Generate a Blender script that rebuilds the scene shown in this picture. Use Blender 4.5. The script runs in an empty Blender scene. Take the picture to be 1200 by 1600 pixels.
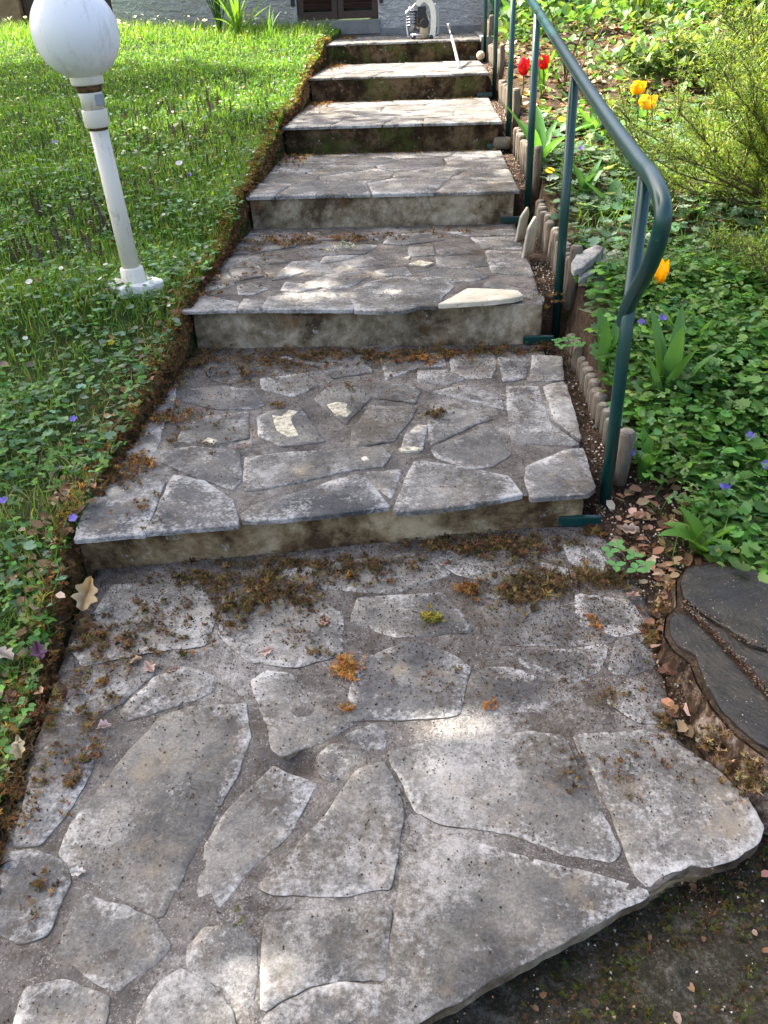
import bpy, bmesh, math, random
import numpy as np
from mathutils import Vector, Matrix, noise
from mathutils.geometry import delaunay_2d_cdt
rng = np.random.default_rng(7); random.seed(7)
S = bpy.context.scene
COL = S.collection
# ------------------------------------------------------------------ camera, sky, sun, exposure
CR = Vector((0.99829, 0.04903, -0.03183)); CU = Vector((0.00021, 0.54159, 0.84065)); CF = Vector((-0.05846, 0.83921, -0.54065))
CAM = Vector((0.2415, 0.0, 1.2313)); FPX = 1244.0
cd = bpy.data.cameras.new("camera"); cam = bpy.data.objects.new("camera", cd); COL.objects.link(cam)
cd.sensor_fit = 'VERTICAL'; cd.sensor_height = 36; cd.lens = 36 * FPX / 1600; cd.clip_start = .02; cd.clip_end = 400
cd.dof.use_dof = False
cam.matrix_world = Matrix(((CR.x, CU.x, -CF.x, CAM.x), (CR.y, CU.y, -CF.y, CAM.y), (CR.z, CU.z, -CF.z, CAM.z), (0, 0, 0, 1)))
S.camera = cam
SUN_EL = math.radians(52); SUN_TO = Vector((-0.90, 0.44, 0)).normalized()
w = bpy.data.worlds.new("World"); S.world = w; w.use_nodes = True
bg = w.node_tree.nodes['Background']; sk = w.node_tree.nodes.new('ShaderNodeTexSky'); sk.sky_type = 'NISHITA'; sk.sun_disc = False
sk.sun_elevation = SUN_EL; sk.air_density = .8; sk.dust_density = 6; sk.ozone_density = .15; sk.sun_rotation = math.atan2(SUN_TO.x, SUN_TO.y)
w.node_tree.links.new(sk.outputs[0], bg.inputs[0]); bg.inputs[1].default_value = 0.15
ld = bpy.data.lights.new("sun", 'SUN'); ld.energy = 5.0; ld.angle = math.radians(.53); ld.color = (1, .93, .82)
sun = bpy.data.objects.new("sun", ld); COL.objects.link(sun)
sd = Vector((SUN_TO.x * math.cos(SUN_EL), SUN_TO.y * math.cos(SUN_EL), math.sin(SUN_EL)))
sun.rotation_euler = sd.to_track_quat('Z', 'Y').to_euler(); sun.location = (-6, 6, 10)
S.view_settings.view_transform = 'Standard'; S.view_settings.look = 'None'; S.view_settings.gamma = 1
S.view_settings.use_curve_mapping = False; S.view_settings.exposure = 2.0

# ------------------------------------------------------------------ helpers
def ray(px, py): return CF + CR * ((px - 600) / FPX) - CU * ((py - 800) / FPX)
def atz(px, py, z):
    d = ray(px, py); return CAM + d * ((z - CAM.z) / d.z)
def atx(px, py, X):
    d = ray(px, py); return CAM + d * ((X - CAM.x) / d.x)
def aty(px, py, Y):
    d = ray(px, py); return CAM + d * ((Y - CAM.y) / d.y)
def toground(px, py, fn, it=25):
    z = .3
    for _ in range(it):
        p = atz(px, py, z); z = z * .4 + float(fn(p.x, p.y)) * .6
    p = atz(px, py, z); return p

def tag(o, label=None, cat=None, group=None, kind=None):
    if label: o['label'] = label
    if cat: o['category'] = cat
    if group: o['group'] = group
    if kind: o['kind'] = kind
    return o
def empty(name, loc, parent=None):
    o = bpy.data.objects.new(name, None); COL.objects.link(o); o.location = loc; o.empty_display_size = .05
    if parent: o.parent = parent
    return o
def link(name, me, mat, parent=None, origin=None, smooth=False):
    """link a mesh given in world coordinates; the origin is moved to `origin`"""
    if origin is not None: me.transform(Matrix.Translation(-Vector(origin)))
    o = bpy.data.objects.new(name, me); COL.objects.link(o)
    if mat: me.materials.append(mat)
    if origin is not None: o.location = origin
    if parent:
        o.parent = parent
        o.location = Vector(origin if origin is not None else (0, 0, 0)) - world_loc(parent)
    if smooth: me.shade_smooth()
    return o
def world_loc(o):
    v = Vector(o.location); p = o.parent
    while p: v = v + Vector(p.location); p = p.parent
    return v
def from_py(name, v, f):
    me = bpy.data.meshes.new(name); me.from_pydata([tuple(x) for x in v], [], f); me.update(); return me
def np_mesh(name, V, F, col=None):
    me = bpy.data.meshes.new(name); n = len(V); m = len(F)
    me.vertices.add(n); me.vertices.foreach_set('co', np.asarray(V, np.float32).ravel())
    me.loops.add(m * 3); me.loops.foreach_set('vertex_index', np.asarray(F, np.int32).ravel())
    me.polygons.add(m); me.polygons.foreach_set('loop_start', np.arange(0, m * 3, 3, dtype=np.int32))
    me.update(calc_edges=True)
    if col is not None:
        a = me.color_attributes.new('tint', 'FLOAT_COLOR', 'POINT')
        c = np.ones((n, 4), np.float32); c[:, :3] = col; a.data.foreach_set('color', c.ravel())
    return me
class Bag:
    """many small copies of templates gathered into one mesh"""
    def __init__(s): s.V = []; s.F = []; s.C = []; s.n = 0
    def add(s, tv, tf, pos, yaw, pitch, roll, scale, col):
        tv = np.asarray(tv, float); tf = np.asarray(tf, int); n = len(pos); k = len(tv)
        cy, sy = np.cos(yaw), np.sin(yaw); cp, sp = np.cos(pitch), np.sin(pitch); cr, sr = np.cos(roll), np.sin(roll)
        if np.ndim(scale) == 1: scale = np.repeat(np.asarray(scale)[:, None], 3, 1)
        v = tv[None] * scale[:, None, :]
        x, y, z = v[..., 0], v[..., 1], v[..., 2]
        x, z = x * cr[:, None] + z * sr[:, None], -x * sr[:, None] + z * cr[:, None]      # roll about y
        y, z = y * cp[:, None] - z * sp[:, None], y * sp[:, None] + z * cp[:, None]      # pitch about x
        x, y = x * cy[:, None] - y * sy[:, None], x * sy[:, None] + y * cy[:, None]
        V = np.stack([x, y, z], -1) + np.asarray(pos)[:, None, :]
        s.V.append(V.reshape(-1, 3)); F = tf[None] + (np.arange(n) * k)[:, None, None] + s.n
        s.F.append(F.reshape(-1, 3)); s.C.append(np.repeat(col, k, 0)); s.n += n * k
    def build(s, name, mat, parent=None, origin=(0, 0, 0)):
        me = np_mesh(name, np.concatenate(s.V), np.concatenate(s.F), np.concatenate(s.C))
        return link(name, me, mat, parent, origin)
def U(a, b, n): return rng.uniform(a, b, n)
def cols(base, n, var=.25, hue=.12):
    c = np.asarray(base, float)
    if c.ndim == 1: c = np.repeat(c[None], n, 0)
    return np.clip(c * (1 + rng.normal(0, var, (n, 1))).clip(.35, 2) * (1 + rng.normal(0, hue, (n, 3))).clip(.5, 1.6), .001, .9)
def pick(pal, n, p=None):
    pal = np.asarray(pal, float); return pal[rng.choice(len(pal), n, p=p)]
def nz(p, s=1.0, o=4): return noise.fractal(Vector(p) * s, 1.0, 2.0, o)

# leaf templates (lie in xy, stem at origin, tip at +y)
BLADE = ([(-.5, 0, 0), (.5, 0, 0), (-.42, .5, .05), (.42, .5, .05), (0, 1, -.08)], [(0, 1, 3), (0, 3, 2), (2, 3, 4)])
OVAL = ([(0, 0, 0), (-.33, .3, .08), (.33, .3, .08), (0, .4, 0), (-.3, .68, .05), (.3, .68, .05), (0, .72, -.02), (0, 1, -.08)],
        [(0, 3, 1), (0, 2, 3), (1, 3, 6), (1, 6, 4), (3, 2, 5), (3, 5, 6), (4, 6, 7), (6, 5, 7)])
def lobed(n=9, d=.22):
    v = [(0, .45, -.05)]; 
    for i in range(n * 2):
        a = math.pi * 2 * i / (n * 2) - math.pi / 2; r = .5 * (1 if i % 2 else 1 - d)
        if i == 0: r = .12
        v.append((math.cos(a) * r, .5 + math.sin(a) * r, .05 if i % 2 else .0))
    return v, [(0, 1 + i, 1 + (i + 1) % (n * 2)) for i in range(n * 2)]
LOBED = lobed()
def tri_leaf():
    V = []; F = []
    for a in (-1.15, 0, 1.15):
        o = len(V)
        for x, y, z in OVAL[0]:
            y2 = y * .55 + .12; V.append((x * .72 * math.cos(a) + y2 * math.sin(a), y2 * math.cos(a) - x * .72 * math.sin(a) + .35, z * .5))
        F += [tuple(i + o for i in f) for f in OVAL[1]]
    return V, F
TRIF = tri_leaf()
def tuft_t(n=9, seed=1):
    r = random.Random(seed); V = []; F = []
    for i in range(n):
        a = r.uniform(0, 6.28); e = r.uniform(.05, 1.1); l = r.uniform(.5, 1); w_ = .07
        d = Vector((math.cos(a) * math.cos(e), math.sin(a) * math.cos(e), math.sin(e))) * l; s_ = Vector((-math.sin(a), math.cos(a), 0)) * w_
        b = Vector((r.uniform(-.25, .25), r.uniform(-.25, .25), 0)); o = len(V)
        m = b + d * .55 + Vector((0, 0, .1)); V += [tuple(b - s_), tuple(b + s_), tuple(m + s_), tuple(m - s_), tuple(b + d)]
        F += [(o, o + 1, o + 2), (o, o + 2, o + 3), (o + 3, o + 2, o + 4)]
    return V, F
TUFTS = [tuft_t(10, 1), tuft_t(12, 2), tuft_t(9, 3)]
CRUMB = ([(.5, 0, .15), (-.3, .45, .1), (-.35, -.4, .12), (.05, 0, .6), (.1, .1, -.1)], [(0, 1, 3), (1, 2, 3), (2, 0, 3), (1, 0, 4), (2, 1, 4), (0, 2, 4)])

# ------------------------------------------------------------------ materials
class NT:
    def __init__(s, name):
        s.m = bpy.data.materials.new(name); s.m.use_nodes = True; s.t = s.m.node_tree; s.t.nodes.clear()
        s.out = s.n('ShaderNodeOutputMaterial'); s.pos = s.n('ShaderNodeNewGeometry').outputs['Position']
    def n(s, t, **k):
        x = s.t.nodes.new(t)
        for a, b in k.items(): setattr(x, a, b)
        return x
    def l(s, a, b): s.t.links.new(a, b)
    def noise(s, scale, detail=6, rough=.6, off=0, stretch=None, dist=0):
        v = s.pos
        if stretch or off:
            mp = s.n('ShaderNodeMapping'); s.l(v, mp.inputs[0]); mp.inputs['Location'].default_value = (off, off * 1.7, off * .6)
            if stretch: mp.inputs['Scale'].default_value = stretch
            v = mp.outputs[0]
        x = s.n('ShaderNodeTexNoise'); s.l(v, x.inputs['Vector']); x.inputs['Scale'].default_value = scale
        x.inputs['Detail'].default_value = detail; x.inputs['Roughness'].default_value = rough; x.inputs['Distortion'].default_value = dist
        return x.outputs['Fac']
    def vor(s, scale, feature='F1', out='Distance', stretch=None):
        v = s.pos
        x = s.n('ShaderNodeTexVoronoi', feature=feature); s.l(v, x.inputs['Vector']); x.inputs['Scale'].default_value = scale
        return x.outputs[out]
    def ramp(s, f, stops, interp='LINEAR'):
        r = s.n('ShaderNodeValToRGB'); s.l(f, r.inputs[0]); e = r.color_ramp.elements; r.color_ramp.interpolation = interp
        while len(e) < len(stops): e.new(.5)
        for i, (p, c) in enumerate(stops): e[i].position = p; e[i].color = (*c, 1) if not isinstance(c, (int, float)) else (c, c, c, 1)
        return r.outputs[0]
    def math(s, op, a, b=None, clamp=False):
        x = s.n('ShaderNodeMath', operation=op, use_clamp=clamp)
        for i, v in enumerate((a, b)):
            if v is None: continue
            if isinstance(v, (int, float)): x.inputs[i].default_value = v
            else: s.l(v, x.inputs[i])
        return x.outputs[0]
    def mix(s, f, a, b, mode='MIX'):
        x = s.n('ShaderNodeMix', data_type='RGBA', blend_type=mode)
        for i, v in ((0, f), (6, a), (7, b)):
            if isinstance(v, (int, float)): x.inputs[i].default_value = v if i == 0 else (v, v, v, 1)
            elif isinstance(v, tuple): x.inputs[i].default_value = (*v, 1)
            else: s.l(v, x.inputs[i])
        return x.outputs[2]
    def attr(s, name, out='Color'):
        a = s.n('ShaderNodeAttribute', attribute_name=name); return a.outputs[out]
    def bump(s, h, strength=.5, dist=.01, prev=None):
        b = s.n('ShaderNodeBump'); s.l(h, b.inputs['Height']); b.inputs['Strength'].default_value = strength; b.inputs['Distance'].default_value = dist
        if prev is not None: s.l(prev, b.inputs['Normal'])
        return b.outputs[0]
    def principled(s, col, rough=.8, normal=None, spec=.3, metallic=0, **k):
        p = s.n('ShaderNodeBsdfPrincipled')
        for key, v in (('Base Color', col), ('Roughness', rough), ('Specular IOR Level', spec), ('Metallic', metallic)):
            if isinstance(v, tuple): p.inputs[key].default_value = (*v, 1)
            elif isinstance(v, (int, float)): p.inputs[key].default_value = v
            else: s.l(v, p.inputs[key])
        if normal is not None: s.l(normal, p.inputs['Normal'])
        for key, v in k.items(): p.inputs[key.replace('_', ' ')].default_value = v
        s.l(p.outputs[0], s.out.inputs[0]); return s.m

def weather(t, base, k=1.0):
    """lichen crust, soil film and grains that run across stones and joints alike"""
    g1 = t.noise(2.6, 5, .6, 101); g2 = t.noise(34, 10, .8, 110); g3 = t.noise(230, 4, .8, 120)
    f = t.math('ADD', t.math('MULTIPLY', g1, .55), t.math('ADD', t.math('MULTIPLY', g2, .3), t.math('MULTIPLY', g3, .15)))
    base = t.mix(t.math('MULTIPLY', t.ramp(f, [(.52, 0), (.6, 1)]), .72 * k), base, t.mix(g3, (.28, .27, .25), (.58, .56, .52)))
    d1 = t.noise(3.3, 6, .65, 140); d2 = t.noise(60, 9, .8, 150)
    f = t.math('ADD', t.math('MULTIPLY', d1, .5), t.math('MULTIPLY', d2, .5))
    base = t.mix(t.math('MULTIPLY', t.ramp(f, [(.51, 0), (.585, 1)]), .8 * k), base, t.mix(g2, (.035, .028, .02), (.095, .075, .05)))
    v = t.vor(120, 'F1'); sp = t.math('MULTIPLY', t.ramp(v, [(.12, 1), (.3, 0)]), t.ramp(t.noise(9, 4, .6, 170), [(.5, 0), (.6, 1)]))
    return t.mix(t.math('MULTIPLY', sp, .7), base, (.05, .035, .025))
def mat_stone(name='flagstone', light=1.0, lich=.0):
    t = NT(name)
    oi = t.n('ShaderNodeObjectInfo').outputs['Random']
    world = t.pos; vm = t.n('ShaderNodeVectorMath', operation='ADD'); cx_ = t.n('ShaderNodeCombineXYZ')
    t.l(t.math('MULTIPLY', oi, 37.0), cx_.inputs[0]); t.l(t.math('MULTIPLY', oi, 91.0), cx_.inputs[1]); t.l(world, vm.inputs[0]); t.l(cx_.outputs[0], vm.inputs[1]); t.pos = vm.outputs[0]
    a = t.noise(5.5, 8, .6, dist=.5); b = t.noise(38, 8, .68, 3); c = t.noise(170, 5, .7, 9)
    base = t.ramp(t.math('ADD', t.math('MULTIPLY', a, .72), t.math('MULTIPLY', b, .28)), [(.38, (.056 * light, .056 * light, .056 * light)), (.47, (.1 * light, .099 * light, .094 * light)), (.58, (.16 * light, .155 * light, .141 * light)), (.7, (.25 * light, .238 * light, .208 * light))])
    base = t.mix(1, base, t.ramp(oi, [(0, (.8, .82, .88)), (.25, (1.05, 1.02, .99)), (.5, (.9, .91, .96)), (.75, (1.14, 1.1, 1.06)), (1, (.96, .94, .92))]), 'MULTIPLY')
    base = t.mix(.6, base, t.ramp(c, [(.34, .55), (.5, .98), (.64, 1.5)]), 'MULTIPLY')
    # ochre bloom
    base = t.mix(t.math('MULTIPLY', t.ramp(t.noise(9, 6, .7, 21), [(.55, 0), (.7, 1)]), .45), base, (.26, .2, .125))
    # dark wet algae blots
    base = t.mix(t.math('MULTIPLY', t.ramp(t.noise(11, 8, .75, 40), [(.54, 0), (.66, 1)]), .6), base, (.05, .047, .045))
    # pale lichen crust, heavier at worn edges
    edge = t.attr('edge', 'Fac')
    lf = t.math('ADD', t.math('ADD', t.math('MULTIPLY', t.noise(7, 10, .78, 55), .6), t.math('MULTIPLY', t.noise(95, 6, .7, 60), .4)), t.math('MULTIPLY', t.math('MULTIPLY', edge, t.ramp(t.noise(3.5, 3, .5, 90), [(.38, 0), (.6, 1)])), .12))
    base = t.mix(t.math('MULTIPLY', t.ramp(lf, [(.55 - lich, 0), (.68 - lich, 1)]), .7), base, t.mix(c, (.47, .46, .43), (.66, .65, .62)))
    # dark specks
    v = t.vor(85, 'F1'); sp = t.math('MULTIPLY', t.ramp(v, [(.1, 1), (.24, 0)]), t.ramp(t.noise(30, 3, .6, 70), [(.45, 0), (.58, 1)]))
    base = t.mix(t.math('MULTIPLY', sp, .45), base, (.03, .022, .018))
    t.pos = world; base = weather(t, base, .9)
    h = t.math('ADD', t.math('MULTIPLY', b, .7), t.math('MULTIPLY', c, .35))
    n1 = t.bump(h, .55, .006)
    return t.principled(base, .88, t.bump(t.noise(420, 3, .7), .3, .0015, n1), .25)
def mat_mortar():
    t = NT('mortar'); a = t.noise(8, 6, .65); g = t.vor(190, 'F1'); gc = t.vor(190, 'F1', 'Color')
    base = t.ramp(a, [(.35, (.06, .054, .049)), (.5, (.108, .099, .09)), (.65, (.175, .16, .143))])
    gr = t.n('ShaderNodeSeparateColor'); t.l(gc, gr.inputs[0])
    pale = t.math('MULTIPLY', t.ramp(gr.outputs[0], [(.52, 0), (.62, 1)]), t.ramp(g, [(.35, 1), (.55, 0)]))
    gn = t.noise(260, 5, .8, 77)
    pale = t.math('MULTIPLY', t.ramp(gn, [(.54, 0), (.6, 1)]), t.ramp(t.noise(30, 4, .6, 88), [(.4, .1), (.6, 1)]))
    base = t.mix(t.math('MULTIPLY', pale, .6), base, t.mix(gr.outputs[1], (.4, .32, .27), (.56, .53, .49)))
    base = t.mix(t.ramp(t.noise(60, 6, .75, 5), [(.55, 0), (.68, 1)]), base, (.035, .028, .022))
    base = weather(t, base, .9)
    n1 = t.bump(g, .5, .003); return t.principled(base, .95, t.bump(t.noise(90, 6, .7), .7, .006, n1), .15)
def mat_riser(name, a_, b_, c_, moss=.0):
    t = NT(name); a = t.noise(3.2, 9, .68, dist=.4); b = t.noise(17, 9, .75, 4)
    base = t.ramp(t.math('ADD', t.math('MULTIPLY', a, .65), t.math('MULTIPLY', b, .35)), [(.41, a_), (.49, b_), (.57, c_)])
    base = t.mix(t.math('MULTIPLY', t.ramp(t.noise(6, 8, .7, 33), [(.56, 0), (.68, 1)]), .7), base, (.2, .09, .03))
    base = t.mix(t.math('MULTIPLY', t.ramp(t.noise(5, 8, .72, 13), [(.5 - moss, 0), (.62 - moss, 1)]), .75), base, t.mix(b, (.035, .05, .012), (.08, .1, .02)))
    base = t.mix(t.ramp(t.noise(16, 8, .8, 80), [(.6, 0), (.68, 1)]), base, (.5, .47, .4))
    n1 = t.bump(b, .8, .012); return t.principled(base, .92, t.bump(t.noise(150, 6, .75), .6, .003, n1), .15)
def mat_soil(name, cs, rough=.95):
    t = NT(name); b = t.noise(25, 9, .75); c = t.noise(140, 6, .8, 7)
    base = t.ramp(t.math('ADD', t.math('MULTIPLY', b, .5), t.math('MULTIPLY', c, .5)), [(.36, cs[0]), (.5, cs[1]), (.62, cs[2])])
    n1 = t.bump(b, 1, .03); return t.principled(base, rough, t.bump(c, .8, .006, n1), .15)
def mat_leaf(name, trans=.45, rough=.45, spec=.35):
    t = NT(name); c = t.attr('tint'); p = t.n('ShaderNodeBsdfPrincipled'); t.l(c, p.inputs['Base Color']); p.inputs['Roughness'].default_value = rough; p.inputs['Specular IOR Level'].default_value = spec
    tr = t.n('ShaderNodeBsdfTranslucent'); t.l(t.mix(1, c, (1.5, 1.35, .6), 'MULTIPLY'), tr.inputs[0])
    mx = t.n('ShaderNodeMixShader'); mx.inputs[0].default_value = trans; t.l(p.outputs[0], mx.inputs[1]); t.l(tr.outputs[0], mx.inputs[2]); t.l(mx.outputs[0], t.out.inputs[0])
    return t.m
def mat_tint(name, rough=.9, spec=.15):
    t = NT(name); return t.principled(t.attr('tint'), rough, None, spec)
M = {}
M['stone'] = mat_stone(); M['stone_l'] = mat_stone('pale_flagstone', 1.12, .03)
M['mortar'] = mat_mortar()
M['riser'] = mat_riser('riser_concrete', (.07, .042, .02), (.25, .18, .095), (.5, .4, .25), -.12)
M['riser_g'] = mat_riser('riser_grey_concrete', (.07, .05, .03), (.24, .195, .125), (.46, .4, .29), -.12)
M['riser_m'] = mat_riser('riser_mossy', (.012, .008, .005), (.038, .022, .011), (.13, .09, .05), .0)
M['slabedge'] = mat_riser('slab_edge', (.04, .028, .018), (.15, .115, .075), (.3, .26, .19), -.1)
M['soil'] = mat_soil('garden_soil', ((.025, .017, .011), (.075, .05, .032), (.19, .14, .1)))
M['turf'] = mat_soil('turf_soil', ((.02, .035, .01), (.05, .085, .02), (.1, .13, .045)))
M['path'] = mat_soil('mossy_ground', ((.02, .018, .012), (.06, .055, .036), (.19, .18, .15)))
M['leaf'] = mat_leaf('leaves', .42); M['grass'] = mat_leaf('grass_blades', .5, .5); M['petal'] = mat_leaf('petals', .4, .5)
M['litter'] = mat_leaf('dead_leaves', .15, .8, .15); M['moss'] = mat_leaf('moss', .2, .95, .05); M['grit'] = mat_tint('grit')
t = NT('green_paint'); M['rail'] = t.principled(t.mix(t.ramp(t.noise(60, 4, .6), [(.68, 0), (.74, 1)]), t.ramp(t.noise(8, 5, .6), [(.3, (.001, .032, .03)), (.7, (.002, .045, .042))]), (.09, .09, .07)), .3, None, .6)
t = NT('opal_globe'); M['globe'] = t.principled(t.mix(t.ramp(t.noise(5, 8, .75, stretch=(3, 3, .8)), [(.5, 0), (.72, 1)]), (.8, .81, .82), (.5, .5, .47)), .3, None, .4, Subsurface_Weight=.25, Subsurface_Radius=(.05, .05, .05))
t = NT('cream_plastic'); M['cream'] = t.principled(t.mix(t.ramp(t.noise(14, 8, .75, stretch=(2, 2, .5)), [(.56, 0), (.7, 1)]), (.68, .64, .54), (.3, .25, .17)), .45, t.bump(t.noise(200, 3), .1, .001), .35)
t = NT('rust_dirt'); M['rust'] = t.principled(t.ramp(t.noise(60, 6), [(.4, (.03, .02, .012)), (.6, (.16, .08, .03))]), .9)
t = NT('grey_label'); M['greyplastic'] = t.principled((.25, .28, .32), .5)
t = NT('white_plaster'); M['plaster'] = t.principled(t.ramp(t.noise(30, 6), [(.3, (.55, .53, .48)), (.6, (.78, .77, .73))]), .8, t.bump(t.noise(60, 6), .5, .005))
t = NT('stucco'); a = t.noise(14, 5, .6, stretch=(1, 1, 2.2), dist=1.2)
M['stucco'] = t.principled(t.mix(t.ramp(t.noise(1.5, 6, .7), [(.4, 0), (.7, 1)]), t.ramp(a, [(.35, (.5, .49, .48)), (.65, (.72, .7, .68))]), (.44, .41, .37)), .9, t.bump(a, 1, .06), .1)
t = NT('tan_wall'); M['tan'] = t.principled(t.ramp(t.noise(4, 6), [(.3, (.2, .14, .08)), (.7, (.34, .25, .15))]), .9, t.bump(t.noise(20, 5), .6, .02))
t = NT('grey_cement'); M['cement'] = t.principled(t.ramp(t.noise(6, 7, .7), [(.3, (.14, .14, .13)), (.7, (.27, .27, .26))]), .9, t.bump(t.noise(60, 6), .4, .006))
t = NT('brown_shutter'); M['shutter'] = t.principled(t.ramp(t.noise(30, 4, .6, stretch=(.2, 1, 1)), [(.3, (.035, .016, .013)), (.7, (.06, .028, .022))]), .4, None, .5)
t = NT('roof_tile'); M['roof'] = t.principled(t.ramp(t.noise(3, 5), [(.3, (.2, .07, .04)), (.7, (.32, .13, .08))]), .85)
t = NT('weathered_log'); g = t.noise(30, 6, .7, stretch=(4, 4, .5)); M['log'] = t.principled(t.mix(t.ramp(t.noise(7, 6, .7), [(.52, 0), (.68, 1)]), t.ramp(g, [(.3, (.08, .065, .048)), (.7, (.23, .19, .145))]), (.1, .105, .075)), .85, t.bump(g, .7, .004), .2)
t = NT('log_top'); M['logtop'] = t.principled(t.ramp(t.noise(60, 6, .7), [(.3, (.1, .085, .07)), (.7, (.27, .24, .2))]), .9, t.bump(t.noise(120, 5), .6, .003))
t = NT('bark'); g = t.noise(16, 8, .75, stretch=(1, 1, .6), dist=.8)
M['bark'] = t.principled(t.mix(t.ramp(t.noise(10, 8, .75, 6), [(.5, 0), (.62, 1)]), t.ramp(g, [(.38, (.014, .009, .006)), (.5, (.07, .04, .024)), (.62, (.26, .19, .13))]), t.ramp(g, [(.38, (.1, .05, .02)), (.62, (.6, .52, .43))])), .85, t.bump(g, 1, .02), .2)
t = NT('cut_wood'); g = t.noise(10, 9, .75); g2 = t.noise(150, 6, .8); wv = t.n('ShaderNodeTexWave', wave_type='RINGS', rings_direction='Z'); mp = t.n('ShaderNodeMapping'); mp.inputs['Location'].default_value = (-1.0, -1.32, 0); t.l(t.pos, mp.inputs[0]); t.l(mp.outputs[0], wv.inputs['Vector'])
wv.inputs['Scale'].default_value = 26; wv.inputs['Distortion'].default_value = 5; wv.inputs['Detail'].default_value = 4; wv.inputs['Detail Roughness'].default_value = .7
cc = t.mix(t.ramp(t.noise(5, 6, .6, 11), [(.42, 0), (.58, 1)]), t.ramp(g, [(.36, (.004, .004, .005)), (.62, (.018, .018, .021))]), t.ramp(g, [(.36, (.012, .010, .007)), (.62, (.048, .04, .028))]))
cc = t.mix(.28, cc, t.ramp(wv.outputs['Fac'], [(.2, .55), (.8, 1.25)]), 'MULTIPLY'); cc = t.mix(.7, cc, t.ramp(g2, [(.38, .4), (.6, 1.5)]), 'MULTIPLY')
cc = t.mix(t.ramp(t.noise(28, 10, .85, 31), [(.6, 0), (.68, 1)]), cc, (.17, .13, .085)); cc = t.mix(t.ramp(t.vor(48), [(.05, 1), (.08, 0)]), cc, (.4, .36, .28))
n1 = t.bump(wv.outputs['Fac'], .14, .003); M['cut'] = t.principled(cc, t.ramp(g, [(.4, .22), (.6, .5)]), t.bump(g2, .6, .004, t.bump(g, .5, .01, n1)), .4)
t = NT('tree_bark'); M['trunk'] = t.principled(t.ramp(t.noise(12, 7, .7, stretch=(1, 1, .25)), [(.35, (.04, .032, .025)), (.65, (.15, .12, .09))]), .9, t.bump(t.noise(14, 7, .7, stretch=(1, 1, .25)), 1, .05))
t = NT('twig'); M['twig'] = t.principled(t.ramp(t.noise(40, 4), [(.3, (.05, .035, .022)), (.7, (.14, .1, .065))]), .8)
t = NT('pale_limestone'); g = t.noise(9, 8, .7); M['pale'] = t.principled(t.mix(t.ramp(t.noise(45, 6, .8, 4), [(.58, 0), (.68, 1)]), t.ramp(g, [(.3, (.44, .39, .28)), (.55, (.62, .56, .43)), (.7, (.7, .66, .54))]), (.13, .1, .07)), .88, t.bump(t.noise(60, 8, .7), .5, .004), .2)
t = NT('bright_flake'); M['flake'] = t.principled(weather(t, t.ramp(t.noise(60, 6, .7), [(.38, (.2, .18, .13)), (.5, (.46, .42, .31)), (.62, (.62, .58, .46))]), .7), .85, t.bump(t.noise(160, 5), .4, .002), .2)
def flat(name, c, rough=.5, met=0, spec=.4):
    t = NT(name); g = t.noise(30, 5, .7)
    return t.principled(t.mix(g, tuple(x * .8 for x in c), tuple(min(1, x * 1.15) for x in c)), rough, None, spec, met)
M['alu'] = flat('cast_alloy', (.38, .4, .44), .35, .8); M['black'] = flat('black_plastic', (.02, .02, .025), .4); M['white'] = flat('white_casing', (.75, .72, .62), .4)
M['tank'] = flat('tan_tank', (.4, .33, .22), .35); M['steel'] = flat('steel_tube', (.6, .6, .62), .35, .7)
M['glass'] = flat('dark_glass', (.02, .025, .03), .1); M['woodend'] = flat('pale_wood', (.5, .4, .28), .7)

# ------------------------------------------------------------------ terrain heights
YF = [1.80, 2.897, 4.142, 5.389, 6.766, 8.15]            # front edge of treads 2..7
TZ = [0, .116, .272, .429, .588, .753, .917]             # tread heights 1..7
def tread_z(y):
    k = 0
    for i, f in enumerate(YF):
        if y > f: k = i + 1
    return TZ[k]
RL = ([-20, .3, 1.2, 1.5, 1.7, 2.4, 2.75, 2.95, 3.7, 4.0, 4.2, 4.9, 5.3, 5.5, 6.3, 6.7, 6.9, 7.7, 8.1, 9.3, 60], [-.06, -.05, -.015, .04, .09, .125, .2, .255, .30, .37, .415, .475, .555, .59, .64, .72, .755, .81, .895, .955, 1.2])
RR = ([-20, .3, .8, 1.05, 1.45, 1.9, 2.4, 2.9, 4.14, 5.39, 6.77, 8.15, 9.3, 60], [-.12, -.11, -.10, -.08, -.04, -.01, .17, .25, .41, .57, .735, .90, .95, 1.2])
def edge_x(y): return np.interp(y, [.3, .5, .8, 1.1, 1.62, 1.9, 2.9, 9], [-.34, -.42, -.52, -.58, -.665, -.67, -.68, -.685])
def lawn_z(x, y):
    x = np.asarray(x, float); y = np.asarray(y, float)
    return np.interp(y, *RL) + .022 + np.clip(-.7 - x, 0, 6) * .025 + .012 * np.sin(x * 5.1 + y * 2.3) + .01 * np.sin(y * 7.7 - x * 3) - .4 * np.clip((x - edge_x(y) + .004) / .03, 0, 1)
_re = [atz(a, b, 0) for a, b in ((1190, 1302), (1180, 1262), (1120, 1200), (1062, 1155), (1052, 1110), (1035, 1050), (1030, 980), (990, 900), (945, 835))]
RE = ([p.y for p in _re], [p.x - .012 for p in _re])
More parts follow.
